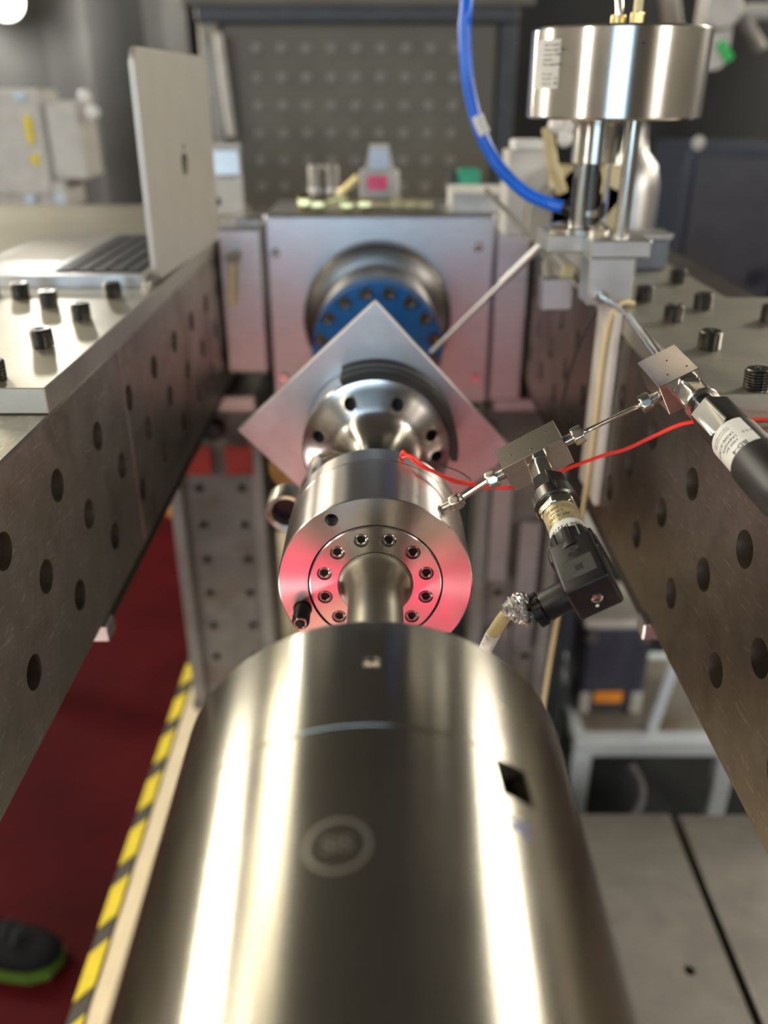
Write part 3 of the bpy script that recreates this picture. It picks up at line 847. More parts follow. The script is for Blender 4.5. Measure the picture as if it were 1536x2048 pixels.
# yellow grease cap seen below the coupling, small orange clip left of the pedestal
tag(obj('marker_cone', lathe([(.022, 0), (.022, .006), (.012, .008), (.005, .045), (.0001, .047)], 24, T((-.16, 1.13, .4005)), capB=False), M_['yellow']), 'small yellow cone on the machine bed behind the specimen', 'cone')
c = at(345, 1020, 1.15)
tag(obj('cable_clip', add_box(add_box(nb(), (-.014, -.012, -.012), (.014, .012, .012), .004), (-.004, -.01, -.02), (.004, .01, .4), .001, 1, T((0, .012, -.0))), plain('orange_clip', (.55, .25, .04), .5), None, T(c)), 'small orange clip on a thin post left of the pedestal', 'clip')

# hollow pipe stub left of the specimen
ps = thing('pipe_stub', 'short open steel pipe end low to the left of the specimen', 'pipe', (-.08, .2, 1.175))
bm = nb(); prof = [(.0125, .148), (.0165, .146), (.0182, .149), (.0182, .168), (.0125, .168)]
add_sect(bm, [(z, r) for r, z in prof + prof[:1]], 48, None, False, False); bmesh.ops.remove_doubles(bm, verts=bm.verts, dist=1e-6)
obj('pipe', bm, M_['turned'], ps, FY(-.077, 0, 1.183))
obj('plug', lathe([(.0001, .160), (.0124, .160), (.0124, .1675)], 32), M_['black'], ps, FY(-.077, 0, 1.183))
obj('bracket_arm', tube([(-.077, .167, 1.178), (-.070, .20, 1.172), (-.060, .288, 1.168)], .005), M_['pede'], ps)
bc_ = thing('brass_boss', 'dull brass boss half hidden behind the left corner of the diamond plate', 'boss', (-.11, .4, 1.13))
obj('boss_body', lathe([(.0001, .2998), (.024, .2998), (.027, .303), (.027, .37), (.0001, .371)], 40, capA=False, capB=False), M_['oldbrass'], bc_, FY(-.086, 0, 1.158))
obj('boss_stem', lathe([(.0001, .3715), (.011, .3715), (.011, .42), (.0001, .42)], 24, capA=False), M_['cast'], bc_, FY(-.086, 0, 1.158))

# ------------------------------------------------------------------ pressure line, fittings and transducers
def ax(v): return Vector(v).normalized()
T1, E1, D1, C1 = ax((.8583, -.0343, .512)), ax((.0915, -.9715, -.2186)), ax((.5049, .2345, -.8307)), Vector((.1062, .0203, 1.2875))
T2, E2, D2, C2 = ax((.8792, .0126, .4762)), ax((.0581, -.995, -.0809)), ax((.4728, .0987, -.8756)), Vector((.2024, .054, 1.3302))
def blockM(c, t, e, d):
    m = Matrix((t, e, d)).transposed().to_4x4(); m.translation = c; return m
B1, B2 = blockM(C1, T1, E1, D1), blockM(C2, T2, E2, D2)
TR = .0016
def tee(name_label, B, L, W, H, dots):
    t = thing('tee_block', name_label, 'fitting', B.translation)
    obj('body', box((-L / 2, -W / 2, -H / 2), (L / 2, W / 2, H / 2), .0004), M_['block'], t, B)
    dm = mesh_from('punch_dot', lathe([(.0001, -.0003), (.0007, -.0002), (.0008, 0)], 12)); dm.materials.append(M_['darknickel'])
    for x, y in dots: link('punch_dot', dm, M_['darknickel'], t, B @ T((x, y, -H / 2)))
    return t
t1 = tee('small rectangular steel tee block nearer the specimen, three punched dots on top', B1, .0432, .0225, .0225, ((-.013, .002), (.001, .006), (.014, -.003)))
t2 = tee('large square steel tee block above the right beam, three punched dots on top', B2, .0277, .0449, .0225, ((-.004, .012), (.009, .013), (.002, -.006)))
def gland(B, p, d, label):
    """gland nut with collar and tube stub: p start in block frame, d direction in block frame"""
    s = B @ Vector(p); dr = (B.to_3x3() @ Vector(d)).normalized()
    g = thing('gland_nut', label, 'nut', s)
    Mg = frame(s, dr)
    b1 = nb()
    pr = [(0.0036, .0002)]
    z = .0004
    while z < .006:
        pr += [(.0034, z), (.0041, z + .0004), (.0034, z + .0008)]; z += .0009
    pr += [(.003, .0065), (.003, .009)]
    add_sect(b1, [(zz, r) for r, zz in pr], 24)
    obj('thread', b1, M_['bright'], g, Mg)
    obj('hex', add_hex(nb(), .0112, .0062, .0135, None, .35), M_['nickel'], g, Mg)
    return g, s + dr * .0135, dr
g1, a1, d1 = gland(B1, (-.0216, .0015, .0), (-1, 0, 0), 'hexagonal gland nut on the left end of the smaller tee block')
g2, a2, d2 = gland(B1, (.0216, .0015, 0), (1, 0, 0), 'hexagonal gland nut on the right end of the smaller tee block')
g3, a3, d3 = gland(B2, (-.01385, .013, .0), (-1, -.0, .0), 'pale hexagonal gland nut on the left face of the larger tee block')
obj_t = obj('pressure_tube', tube(smooth_path([a2 - d2 * .003, a2 + d2 * .006, a3 + d3 * .006, a3 - d3 * .003], 6), TR, 16), M_['bright'])
tag(obj_t, 'thin bright steel tube between the two tee blocks', 'tube')
# fitting in the specimen's flank
fdir = ax((.70, .03, .71))
fs = Vector((0, .0228, ZC)) + Vector((.70, 0, .714)) * .066
fs = Vector((.0476, .0228, 1.2525 - .0045))
og = thing('outlet_fitting', 'small hexagonal outlet fitting screwed into the flank of the specimen', 'fitting', fs)
Mf = frame(fs, T1)
obj('thread', add_cyl(nb(), Mf, .0032, -.004, .009), M_['bright'], og)
obj('hex', add_hex(nb(), .0108, .0055, .0125, Mf, .2), M_['nickel'], og)
obj('collar', add_cyl(nb(), Mf, .0042, .0125, .0145), M_['nickel'], og)
o = obj('pressure_tube', tube([fs + T1 * .012, a1 - d1 * .002], TR * 1.1, 16), M_['bright'])
tag(o, 'short steel tube from the specimen to the smaller tee block', 'tube')

# transducer 1 -----------------------------------------------------
tr1 = thing('pressure_transducer', 'pressure transducer with black angled plug hanging from the smaller tee block', 'transducer', C1 + E1 * .06)
A1 = frame(C1 + T1 * .0015, E1, T1)          # local X = T1, local Y = E1 x T1
obj('adapter_hex', add_hex(nb(), .0150, .0113, .0305, None, PI / 6 + .12), M_['nickel'], tr1, A1)
obj('black_hex', add_sect(nb(), [(.0300, hexr(.0185, .0098, 6, .25)), (.0312, hexr(.0200, None, 6, .25)), (.0440, hexr(.0225, None, 6, .25)), (.0455, hexr(.0245, .0135, 6, .25)), (.0462, .0138), (.0555, .0142), (.0566, .0130), (.0566, .0104)], 72), M_['darknickel'], tr1, A1)
obj('steel_hex', add_hex(nb(), .0222, .0560, .0630, None, .5), M_['nickel'], tr1, A1)
obj('white_sealant', add_tube(nb(), [A1.inverted() @ (A1 @ Vector((.0108 * math.cos(a), .0108 * math.sin(a), .0568))) for a in [-.6 - i * .12 for i in range(13)]], .0009, 8, rf=lambda i, j: .0008 + .0004 * math.sin(i * 2.3 + j)), M_['white'], tr1, A1)
bodyr = .0108
obj('label_sleeve', lathe([(bodyr - .001, .0625), (bodyr, .0632), (bodyr, .0890), (bodyr - .001, .0895)], 64), plain('aged_label', (.42, .36, .2), .45, .35, .25, 160), tr1, A1)
wl_ = nb()
n = 40
vs = [[wl_.verts.new((( bodyr + .00025) * math.cos(a), (bodyr + .00025) * math.sin(a), z)) for a in [2 * PI * i / n for i in range(n)]] for z in (.0795, .0893)]
for i in range(n): wl_.faces.new((vs[0][i], vs[0][(i + 1) % n], vs[1][(i + 1) % n], vs[1][i]))
wlo = obj('white_label', wl_, M_['white'], tr1, A1); tag(wlo, 'white paper label with the type number')
# angle (about the axis) that faces the camera
def facing(A, z=.08):
    p = A @ Vector((0, 0, z)); d = A.inverted().to_3x3() @ (CAM - p)
    return math.atan2(d.y, d.x)
fa1 = facing(A1)
def ring_text(parent, A, s, size, z, R, a, m=None, flip=False, name='lettering'):
    bm = text_bm(s, size, .0, 'CENTER')
    bmesh.ops.translate(bm, verts=bm.verts, vec=(0, 0, .0001))
    if flip: bmesh.ops.rotate(bm, verts=bm.verts, cent=(0, 0, 0), matrix=Matrix.Rotation(PI, 3, 'Z'))
    bmesh.ops.translate(bm, verts=bm.verts, vec=(0, z, 0))
    return obj(name, wrap(bm, R, a), m or M_['ink'], parent, A, False)
ring_text(tr1, A1, 'Type P3276BB', .0046, .0852, bodyr + .0003, fa1 + .12)
ring_text(tr1, A1, '-MT  IL 297', .0030, .0745, bodyr + .0001, fa1 + .1)
ring_text(tr1, A1, '4-20 mA', .0026, .0710, bodyr + .0001, fa1 + .2)
ring_text(tr1, A1, '1000 bar', .0028, .0675, bodyr + .0001, fa1 + .4)
ring_text(tr1, A1, '17 71', .0026, .0780, bodyr + .0001, fa1 + 1.0)
ring_text(tr1, A1, '0', .0026, .0787, bodyr + .00035, fa1 + .15)
# ribbed black collar
def rib(a): return .0127 + .0009 * (1 if math.sin(a * 9) > .3 else 0)
obj('ribbed_collar', add_sect(nb(), [(.0885, rib), (.099, lambda a: rib(a) * 1.03), (.1000, .0138), (.104, .0140), (.104, .010)], 144), M_['blackpla'], tr1, A1)
# angled plug: box aligned with the tee block axes
P1 = Matrix((T1, E1, D1)).transposed().to_4x4(); P1.translation = C1 + T1 * .0015
pg = nb()
add_box(pg, (-.0132, .0975, -.0132), (.0132, .1355, .0132), .0022, 3)
plug = obj('plug_housing', pg, M_['blackpla'], tr1, P1)
pg2 = nb(); add_box(pg2, (-.0150, .0985, -.0120), (.0150, .1110, .0148), .003, 3)
obj('plug_shoulder', pg2, M_['blackpla'], tr1, P1)
padm, nt, b = mat('perforated_pad')
chk = nt.nodes.new('ShaderNodeTexVoronoi'); chk.feature = 'F1'; chk.inputs['Scale'].default_value = 1500; chk.inputs['Randomness'].default_value = .1
tc = nt.nodes.new('ShaderNodeTexCoord'); nt.links.new(tc.outputs['Object'], chk.inputs['Vector'])
nt.links.new(ramp(nt, chk.outputs['Distance'], [(.3, (.10, .10, .095)), (.45, (.012, .012, .012))]), b.inputs['Base Color']); b.inputs['Roughness'].default_value = .45
obj('textured_pad', add_box(nb(), (-.0088, .1150, -.0135), (.0088, .1285, -.0131), .0001), padm, tr1, P1)
obj('pad_mark', add_box(nb(), (-.0022, .1198, -.0137), (.0022, .1240, -.0134), .0001), M_['blackpla'], tr1, P1)
def chev(bm, x0, y0, x1, y1, w=.0003):
    d = Vector((x1 - x0, y1 - y0, 0)); L = d.length; a = math.atan2(d.y, d.x)
    add_box(bm, (0, -w / 2, 0), (L, w / 2, .0003), 0, 1, T((x0, y0, -.01345)) @ Matrix.Rotation(a, 4, 'Z'))
cv = nb()
for sgn in (1, -1): chev(cv, -.004, .1085, 0, .1085 + sgn * .0022); chev(cv, 0, .1085 + sgn * .0022, .004, .1085)
obj('arrow_emblem', cv, M_['dark'], tr1, P1 @ T((0, 0, -.0013)))
scw = nb(); add_sect(scw, [(-.0002, .0033), (.0007, .0032), (.0012, .0022), (.0013, .0001)], 24)
sc1 = frame(P1 @ Vector((.001, .1355, .0005)), E1, T1)
sw = obj('cross_screw', scw, M_['bright'], tr1, sc1)
obj('cross_slot', add_box(add_box(nb(), (-.0019, -.0003, .0009), (.0019, .0003, .0014)), (-.0003, -.0019, .0009), (.0003, .0019, .0014)), M_['black'], sw, sc1)
obj('paint_dot', lathe([(.0011, 0), (.0009, .0003), (.0001, .0004)], 16), M_['white'], tr1, frame(P1 @ Vector((-.001, .1354, .0062)), E1, T1))
# cable outlet to the left
GO = P1 @ Vector((-.0125, .124, .001)); Gd = (-T1 + E1 * .05).normalized()
GM = frame(GO, Gd)
obj('cable_outlet', lathe([(.0088, -.002), (.0088, .0150), (.0084, .0158), (.0080, .0158)], 40), M_['blackpla'], tr1, GM)
def gear(a): return .0094 + .0007 * (1 if math.sin(a * 10) > 0 else -1)
obj('outlet_nut', add_sect(nb(), [(.0162, .0088), (.0168, gear), (.0215, gear), (.0222, .0075)], 120), M_['blackpla'], tr1, GM)
# cable: foil wrap, beige sheath, white numbered sleeve
k0 = GM @ Vector((0, 0, .0225))
def px3(x, y, Y): return at(x, y, Y)
cab = smooth_path([k0, GM @ Vector((0, 0, .028)), px3(1040, 1204, -.100), px3(1018, 1224, -.102), px3(1000, 1246, -.100), px3(980, 1280, -.095), px3(965, 1320, -.085), px3(950, 1400, -.05), (.12, .02, 1.02), (.16, .08, .85), (.20, .2, .60), (.24, .3, .405)], 8)
cbt = thing('sensor_cable', 'beige cable with foil wrap and white printed sleeve below the black plug', 'cable', k0)
obj('sheath', tube(cab, .0038, 16), M_['beige'], cbt)
nf = 26
fp = cab[1:nf]
random.seed(3)
jit = [[random.uniform(-.0009, .0011) for _ in range(20)] for _ in range(60)]
fine = []
for i in range(len(fp) - 1):
    for j in range(5): fine.append(fp[i].lerp(fp[i + 1], j / 5))
fend = next((i for i, p in enumerate(fine) if (p - k0).length > .0185), len(fine))
fine = fine[:fend]
fo = obj('foil_wrap', add_tube(nb(), fine, .0052, 20, rf=lambda i, j: .0050 + jit[i % 60][j % 20] + .0006 * math.sin(i * .7)), M_['foil'], cbt, None, False)
tag(fo, 'crumpled silver foil round the cable')
ws = next(i for i, p in enumerate(cab) if (p - k0).length > .0260); we = next(i for i, p in enumerate(cab) if (p - k0).length > .085)
slv = cab[ws:we]
obj('printed_sleeve', tube(slv, .0041, 20), M_['white'], cbt)
for f_, ch in ((.12, 'C'), (.30, 'c'), (.62, 'D')):
    i = int(f_ * (len(slv) - 2)); p = slv[i]; d = (slv[i + 1] - slv[i]).normalized()
    tocam = (CAM - p).normalized(); tocam = (tocam - d * tocam.dot(d)).normalized()
    side = d.cross(tocam); nrm = (tocam * .80 + side * -.6).normalized()
    if (at(0, 1200, p.y) - p).dot(nrm) < 0: nrm = (tocam * .80 + side * .6).normalized()
    Mt = frame(p + nrm * .00425, nrm, d)
    obj('sleeve_character', text_bm(ch, .0032, .0, 'CENTER'), M_['ink'], cbt, Mt, False)

# transducer 2 -----------------------------------------------------
tr2 = thing('pressure_transducer', 'larger pressure transducer with white label and black rubber end at the right edge', 'transducer', C2 + E2 * .08)
A2 = frame(C2 + T2 * .0035 + D2 * .001, E2, T2)
obj('adapter_hex', add_hex(nb(), .0188, .0226, .0430, None, PI / 6 + .25), M_['nickel'], tr2, A2)
obj('adapter_collar', lathe([(.0092, .0425), (.0112, .0436), (.0116, .0452), (.0110, .0468), (.0082, .0474), (.0082, .0478)], 48), M_['nickel'], tr2, A2)
obj('neck_hex', add_hex(nb(), .0165, .0472, .0600, None, PI / 6 + .5), M_['darknickel'], tr2, A2)
obj('large_hex', add_sect(nb(), [(.0585, hexr(.0215, .0108, 6, .55)), (.0600, hexr(.0228, None, 6, .55)), (.0606, hexr(.0240, None, 6, .55)), (.0915, hexr(.0240, None, 6, .55)), (.0927, hexr(.0240, .0122, 6, .55)), (.0931, .0115)], 72), M_['darknickel'], tr2, A2)
obj('flats_ring', add_sect(nb(), [(.0925, .0118), (.0950, .0124), (.0952, .0134)], 48), M_['nickel'], tr2, A2)
R2 = .0140
obj('label_sleeve', lathe([(R2 - .0012, .0948), (R2, .0953), (R2, .1260)], 80), M_['bright'], tr2, A2)
lab = nb(); n = 40; fa2 = facing(A2, .10)
vs = [[lab.verts.new(((R2 + .0002) * math.cos(a), (R2 + .0002) * math.sin(a), z)) for a in [fa2 - .75 + 3.3 * i / n for i in range(n + 1)]] for z in (.0956, .1258)]
for i in range(n): lab.faces.new((vs[0][i], vs[0][i + 1], vs[1][i + 1], vs[1][i]))
tag(obj('paper_label', lab, M_['white'], tr2, A2), 'white printed paper label')
for s, sz, z, da in (('BD-4', .0050, .1215, .10), ('1000 bar', .0030, .1155, .30), ('1AB9G073', .0030, .1118, .32), ('1A00E-G19CNV', .0032, .1078, .62), ('pressure transmitter', .0018, .1030, .45), ('range and supply data', .0018, .1008, .45), ('A 2 0', .0026, .1120, -.55)):
    ring_text(tr2, A2, s, sz, z, R2 + .0004, fa2 + da)
obj('rubber_end', lathe([(.0150, .1250), (.0158, .1258), (.0158, .160), (.0135, .172), (.008, .180), (.0045, .186)], 64), M_['blackrub'], tr2, A2)
tc0 = A2 @ Vector((0, 0, .182))
bcab = smooth_path([tc0, tc0 + E2 * .02 + Vector((.012, 0, -.004)), tc0 + Vector((.045, -.03, -.02)), tc0 + Vector((.07, .01, -.055)), px3(1640, 1110, -.01), px3(1536, 1088, .0), px3(1492, 1083, .01), px3(1454, 1063, .018), px3(1439, 1027, .022), px3(1447, 990, .026), px3(1480, 962, .03), px3(1530, 946, .035), px3(1600, 930, .04), px3(1700, 925, .05)], 8)
o = obj('black_cable', tube(bcab, .0026, 14), M_['cable']); tag(o, 'dark grey cable looping down from the right transducer', 'cable')
bc2 = smooth_path([px3(1484, 962, .02), px3(1490, 985, .015), px3(1510, 1010, .008), px3(1545, 1035, .0), px3(1620, 1060, -.01)], 8)
o = obj('black_cable', tube(bc2, .0024, 14), M_['cable']); tag(o, 'second dark grey cable close under the rubber end of the right transducer', 'cable')

# red wires ---------------------------------------------------------
def wire(pts, r, label):
    o = obj('red_wire', tube(smooth_path(pts, 8), r, 10), M_['red']); tag(o, label, 'wire', 'red strain gauge wires')
rs = Vector((.0192, .0745, 1.2655))
wire([rs - Vector((0, 0, .006)), rs, rs + Vector((.001, .0, .0032)), px3(812, 909, .071), px3(828, 916, .066), px3(850, 934, .06), px3(880, 950, .055), px3(905, 962, .052), px3(935, 968, .05), px3(975, 975, .045), px3(1030, 974, .043), px3(1075, 960, .05), px3(1120, 943, .056), px3(1200, 913, .060), px3(1250, 899, .060), px3(1300, 876, .058), px3(1350, 853, .054), px3(1378, 845, .051), px3(1400, 843, .050), px3(1440, 842, .052), px3(1475, 840, .054), px3(1536, 839, .056), px3(1640, 838, .058)], .00135, 'red wire running from the specimen behind the tee blocks to the right edge')
wire([rs - Vector((-.001, 0, .006)), rs + Vector((.0012, 0, 0)), px3(806, 916, .072), px3(818, 914, .068), px3(835, 930, .060), px3(860, 942, .055), px3(890, 953, .053), px3(920, 963, .0515), px3(950, 966, .0475)], .0009, 'shorter red wire looped over the top edge of the specimen')
gw = obj('thin_grey_wire', tube(smooth_path([px3(840, 920, .075), px3(880, 930, .075), px3(915, 942, .070), px3(938, 957, .062), px3(944, 972, .055)], 8), .0006, 8), M_['cable']); tag(gw, 'thin grey wire lying beside the red wires on the specimen', 'wire')
sg = obj('gauge_terminal', tube([radM(.0745, 16.7) @ Vector((0, 0, .0662)), radM(.0745, 16.7) @ Vector((0, 0, .0688))], .0015), M_['redpaint']); tag(sg, 'tiny red terminal where the wires leave the specimen', 'terminal')

# ------------------------------------------------------------------ actuator on the right plate
AX, AY = .2185, .36
VZ = lambda x, y, z: T((x, y, z))
ac = thing('valve_actuator', 'silver drum shaped valve actuator on two rods above the right plate', 'actuator', (AX, AY, 1.317))
obj('drum', lathe([(.0001, 1.4835), (.0765, 1.4835), (.0785, 1.4855), (.0785, 1.5535), (.0765, 1.5555), (.0001, 1.5555)], 160, capA=False, capB=False), M_['actuator'], ac, VZ(AX, AY, 0))
lab = nb(); n = 16
R3 = .0787
def az(px, py, R=.0785):
    r = at(px, py, AY) - CAM
    ox, oy = CAM.x - AX, CAM.y - AY
    a = r.x ** 2 + r.y ** 2; b_ = 2 * (ox * r.x + oy * r.y); c_ = ox * ox + oy * oy - R * R
    t = (-b_ - math.sqrt(max(0, b_ * b_ - 4 * a * c_))) / (2 * a)
    return math.atan2(oy + t * r.y, ox + t * r.x)
aL = math.radians(-168); aR = az(1120, 120)
vs = [[lab.verts.new((R3 * math.cos(aL + (aR - aL) * i / n), R3 * math.sin(aL + (aR - aL) * i / n), z)) for i in range(n + 1)] for z in (1.508, 1.5455)]
for i in range(n): lab.faces.new((vs[0][i], vs[0][i + 1], vs[1][i + 1], vs[1][i]))
tag(obj('nameplate', lab, M_['offwhite'], ac, VZ(AX, AY, 0)), 'white printed nameplate on the drum')
mid = (aL + aR) / 2
for i, (s, sz) in enumerate((('Type C-actuator', .0032), ('Pressure range 7 bar', .0032), ('Serial no 11-0586', .0032), ('Spring set', .0032), ('Max. supply 8 bar', .0034), ('', .003), ('Air to open', .003), ('Date 2011   74', .0032), ('Order no.   786', .0032))):
    if not s: continue
    bm = text_bm(s, sz, 0, 'LEFT'); bmesh.ops.translate(bm, verts=bm.verts, vec=(-.011, 1.5415 - i * .0037, .0002))
    obj('plate_lettering', wrap(bm, R3, mid + .10), M_['ink'], ac, VZ(AX, AY, 0), False)
vh = az(1287, 86)
obj('vent_hole', lathe([(.0001, .0002), (.0009, .0002), (.0009, -.002)], 12), M_['black'], ac, frame((AX + .0784 * math.cos(vh), AY + .0784 * math.sin(vh), 1.541), (math.cos(vh), math.sin(vh), 0)))
obj('neck', lathe([(.024, 1.4835), (.024, 1.479), (.0215, 1.478), (.0215, 1.4440), (.0195, 1.4425)][::-1], 64), M_['actuator'], ac, VZ(.2125, .39, 0))
obj('sight_glass', lathe([(.0180, 1.4425), (.0180, 1.386)][::-1], 48), M_['clear'], ac, VZ(.2125, .39, 0))
obj('stem', lathe([(.006, 1.386), (.006, 1.4425)], 24), M_['darknickel'], ac, VZ(.2125, .39, 0))
obj('stem_collar', lathe([(.009, 1.394), (.010, 1.3945), (.010, 1.400), (.009, 1.4005)], 24), M_['nickel'], ac, VZ(.2125, .39, 0))
obj('guide_rod', lathe([(.0042, 1.386), (.0045, 1.4425)], 24), M_['bright'], ac, VZ(.2005, .3745, 0))
obj('support_rod', lathe([(.0068, 1.3795), (.0068, 1.4836)], 40), M_['bright'], ac, VZ(.2355, .345, 0))
obj('yoke_base', lathe([(.030, 1.3795), (.030, 1.3845), (.026, 1.3862), (.0165, 1.3865)], 64), M_['nickel'], ac, VZ(.2045, .39, 0))
obj('yoke_plate', box((.205, .330, 1.363), (.2625, .372, 1.3795), .0015), M_['alu_plain'], ac)
obj('valve_body', box((.206, .335, 1.3172), (.2505, .371, 1.3628), .0015), M_['alu_plain'], ac)
obj('yoke_arm', box((.170, .372, 1.361), (.245, .43, 1.3793), .0015), M_['plate'], ac)
obj('arm_foot', box((.236, .375, 1.3172), (.262, .425, 1.3608), .0015), M_['cast'], ac)
obj('port_nut', add_hex(nb(), .013, 0, .008, None, .3), M_['nickel'], ac, frame((.2205, .335, 1.3265), (-.1, -1, 0)))
obj('air_fitting', add_hex(nb(), .011, 0, .010, None, .3), M_['brass'], ac, VZ(.222, .325, 1.5555))
obj('air_pipe', tube([(.222, .325, 1.563), (.222, .325, 1.66)], .0038, 16), M_['paleyellow'], ac)
obj('air_elbow', tube(smooth_path([(.210, .34, 1.556), (.210, .34, 1.570), (.206, .35, 1.60), (.2, .36, 1.66)], 6), .0035, 14), M_['bright'], ac)
obj('air_nut', add_hex(nb(), .012, 0, .009, None, .1), M_['brass'], ac, VZ(.210, .34, 1.5555))
# tube from the valve down to the larger tee block
sT = Vector((.2195, .328, 1.3262)); eT = B2 @ Vector((.0, -.0225, .002))
o = obj('pressure_tube', tube(smooth_path([sT + Vector((0, .006, 0)), sT, sT.lerp(eT, .3) + Vector((.004, 0, .004)), sT.lerp(eT, .7) + Vector((.006, 0, .003)), eT, eT + E2 * .004], 6), TR * 1.3, 14), M_['bright']); tag(o, 'steel tube sloping from the valve block down to the larger tee block', 'tube')
o = obj('tube_sleeve', tube([sT.lerp(eT, .42) + Vector((.0065, 0, .0038)), sT.lerp(eT, .93) + Vector((.0035, 0, .001))], .0042, 16), M_['bright']); tag(o, 'polished sleeve round the sloping tube behind the larger tee block', 'sleeve')

# thin tubes and small block beside the bracket (centre right, blurred)
pa, pb_ = at(1088, 484, .45), at(862, 705, .50)
o = obj('thin_tube', tube([pa, pa.lerp(pb_, .35)], .0042, 12), M_['alu_plain']); tag(o, 'thicker upper sleeve of the thin tube slanting down to the diamond plate', 'tube')
o = obj('thin_tube', tube([pa.lerp(pb_, .33), pb_], .0026, 12), M_['alu_plain']); tag(o, 'thin grey tube slanting down towards the diamond plate', 'tube')
pa, pb_ = at(972, 380, .56), at(1100, 510, .46)
o = obj('thin_tube', tube([pa, pb_, pb_ + Vector((.03, -.01, -.035))], .003, 12), M_['cast']); tag(o, 'dull grey tube crossing behind, from the white box down to the right', 'tube')
o = at(1113, 588, .43)
cbk = thing('cube_block', 'small grey aluminium cube hanging beside the right beam below the bracket', 'block', o)
obj('cube', box((-.0165, -.004, -.0165), (.0165, .02, .0165), .0008), M_['alu_plain'], cbk, T(o) @ Matrix.Rotation(-.03, 4, 'Y'))
obj('side_tab', box((.006, .006, .0165), (.0185, .018, .028), .0008), M_['paleyellow'], cbk, T(o))
obj('mount_rod', tube([o + Vector((0, .018, .0)), o + Vector((.01, .10, .012)), Vector((.236, .56, 1.29))], .010, 20), M_['cast'], cbk)
# clamp knobs between block and right beam
kn = thing('clamp_knobs', 'cluster of black clamp knobs between the bearing block and the right beam', 'clamp', at(1120, 790, .74))
for px, py, r in ((1100, 755, .017), (1135, 760, .012), (1112, 800, .016), (1140, 822, .011), (1155, 850, .010)):
    q = at(px, py, .72)
    obj('knob', lathe([(.0001, -r), (r * .6, -r * .85), (r, -r * .3), (r, r * .3), (r * .6, r * .85), (r * .35, r), (r * .35, r + .03)], 24), M_['blackpla'], kn, frame(q, (.1, 1, .1)))
obj('clamp_bar', tube([at(1095, 740, .76), at(1160, 880, .76)], .008, 12), M_['black'], kn)
# flat bar on the beam face with the yellow cable
fb = obj('flat_bar', box((.2285, .30, 1.115), (.2345, .372, 1.3165), .0008), M_['offwhite']); tag(fb, 'pale flat aluminium bar fixed upright on the inner face of the right beam', 'bar')
o = obj('yellow_cable', tube(smooth_path([(.252, .332, 1.3195), (.238, .322, 1.322), (.2265, .312, 1.312), (.2245, .318, 1.27), (.225, .32, 1.2), (.224, .322, 1.12), (.222, .33, 1.04), (.21, .34, .9), (.20, .36, .405)], 8), .0026, 12), M_['beige']); tag(o, 'pale yellow cable hanging down along the flat bar', 'cable')
o = obj('grey_cable', tube(smooth_path([(.236, .37, 1.317), (.226, .385, 1.29), (.222, .41, 1.255), (.220, .44, 1.21), (.222, .47, 1.15)], 8), .0016, 10), M_['cable']); tag(o, 'thin dark cable curving down behind the flat bar', 'cable')

# blue hose -----------------------------------------------------------
hp = [at(940, -420, .62), at(938, -200, .58), at(933, 0, .54), at(929, 60, .535), at(934, 150, .53), at(950, 230, .525), at(975, 295, .52), at(1010, 348, .51), at(1055, 388, .50), at(1100, 408, .49), at(1128, 415, .48)]
hs = thing('air_hose', 'bright blue plastic air hose curving down to the bracket', 'hose', hp[-1])
obj('hose', tube(smooth_path(hp, 8), .0068, 20), M_['hose'], hs)
hm_ = smooth_path([at(955, 232, .515), at(962, 252, .513), at(970, 268, .512)], 5)
obj('hose_tag', tube(hm_, .0062, 14), M_['white'], hs)
obj('end_fitting', lathe([(.0075, 0), (.0085, .002), (.0085, .016), (.006, .02)], 24), M_['black'], hs, frame(hp[-1], hp[-1] - hp[-2]))

# bracket the hose ends at: slanting arm and upright plate
bt = thing('hose_bracket', 'beige slanting bracket with a cable standing behind the actuator', 'bracket', (.27, .6, 1.317))
obj('foot', box((.236, .50, 1.3172), (.30, .74, 1.338), .002), M_['plate'], bt)
obj('arm', add_prism(nb(), [(.0, .0), (.07, .0), (.115, .055), (.05, .085), (.0, .04)], .05, frame((.190, .60, 1.338), (0, 1, 0), (1, 0, 0)) @ Matrix.Scale(-1, 4, (0, 1, 0))), M_['cast'], bt)
obj('upright', box((.165, .64, 1.338), (.225, .70, 1.44), .002), M_['offwhite'], bt)
obj('cap', box((.172, .645, 1.4405), (.21, .69, 1.452), .002), M_['white'], bt)
obj('side_post', box((.1885, .71, 1.338), (.235, .735, 1.43), .002), M_['cast'], bt)
obj('post_hole', lathe([(.0001, 0), (.006, 0), (.006, .002)], 20), M_['black'], bt, frame((.243, .598, 1.3905), (0, 1, 0)))
obj('web_plate', box((.215, .60, 1.338), (.30, .638, 1.425), .002), M_['paleyellow'], bt)
obj('link_arm', tube([at(1095, 255, .58), at(1105, 330, .58), at(1125, 385, .58)], .007, 14), M_['beige'], bt)
wk = thing('wing_knob', 'three lobed white knob just under the left side of the drum', 'knob', at(1125, 260, .58))
for dx, dy in ((1112, 250), (1142, 252), (1130, 278)):
    q = at(dx, dy, .575)
    obj('lobe', lathe([(.0001, -.009), (.006, -.007), (.0095, 0), (.006, .007), (.0001, .009)], 20, capA=False, capB=False), M_['white'], wk, frame(q, (0, 1, 0)))
obj('hub', tube([at(1128, 262, .57), at(1128, 262, .60)], .008, 14), M_['white'], wk)
for i, (x0, y0, x1, y1, Y_, m, nm, lb, ct) in enumerate((
        (908, 385, 1035, 432, .86, 'white', 'white_box', 'low white cardboard box on the right end of the bearing block', 'box'),)):
    pass
wb = thing('white_box', 'low white box on the right end of the bearing block', 'box', (.15, .88, 1.3455))
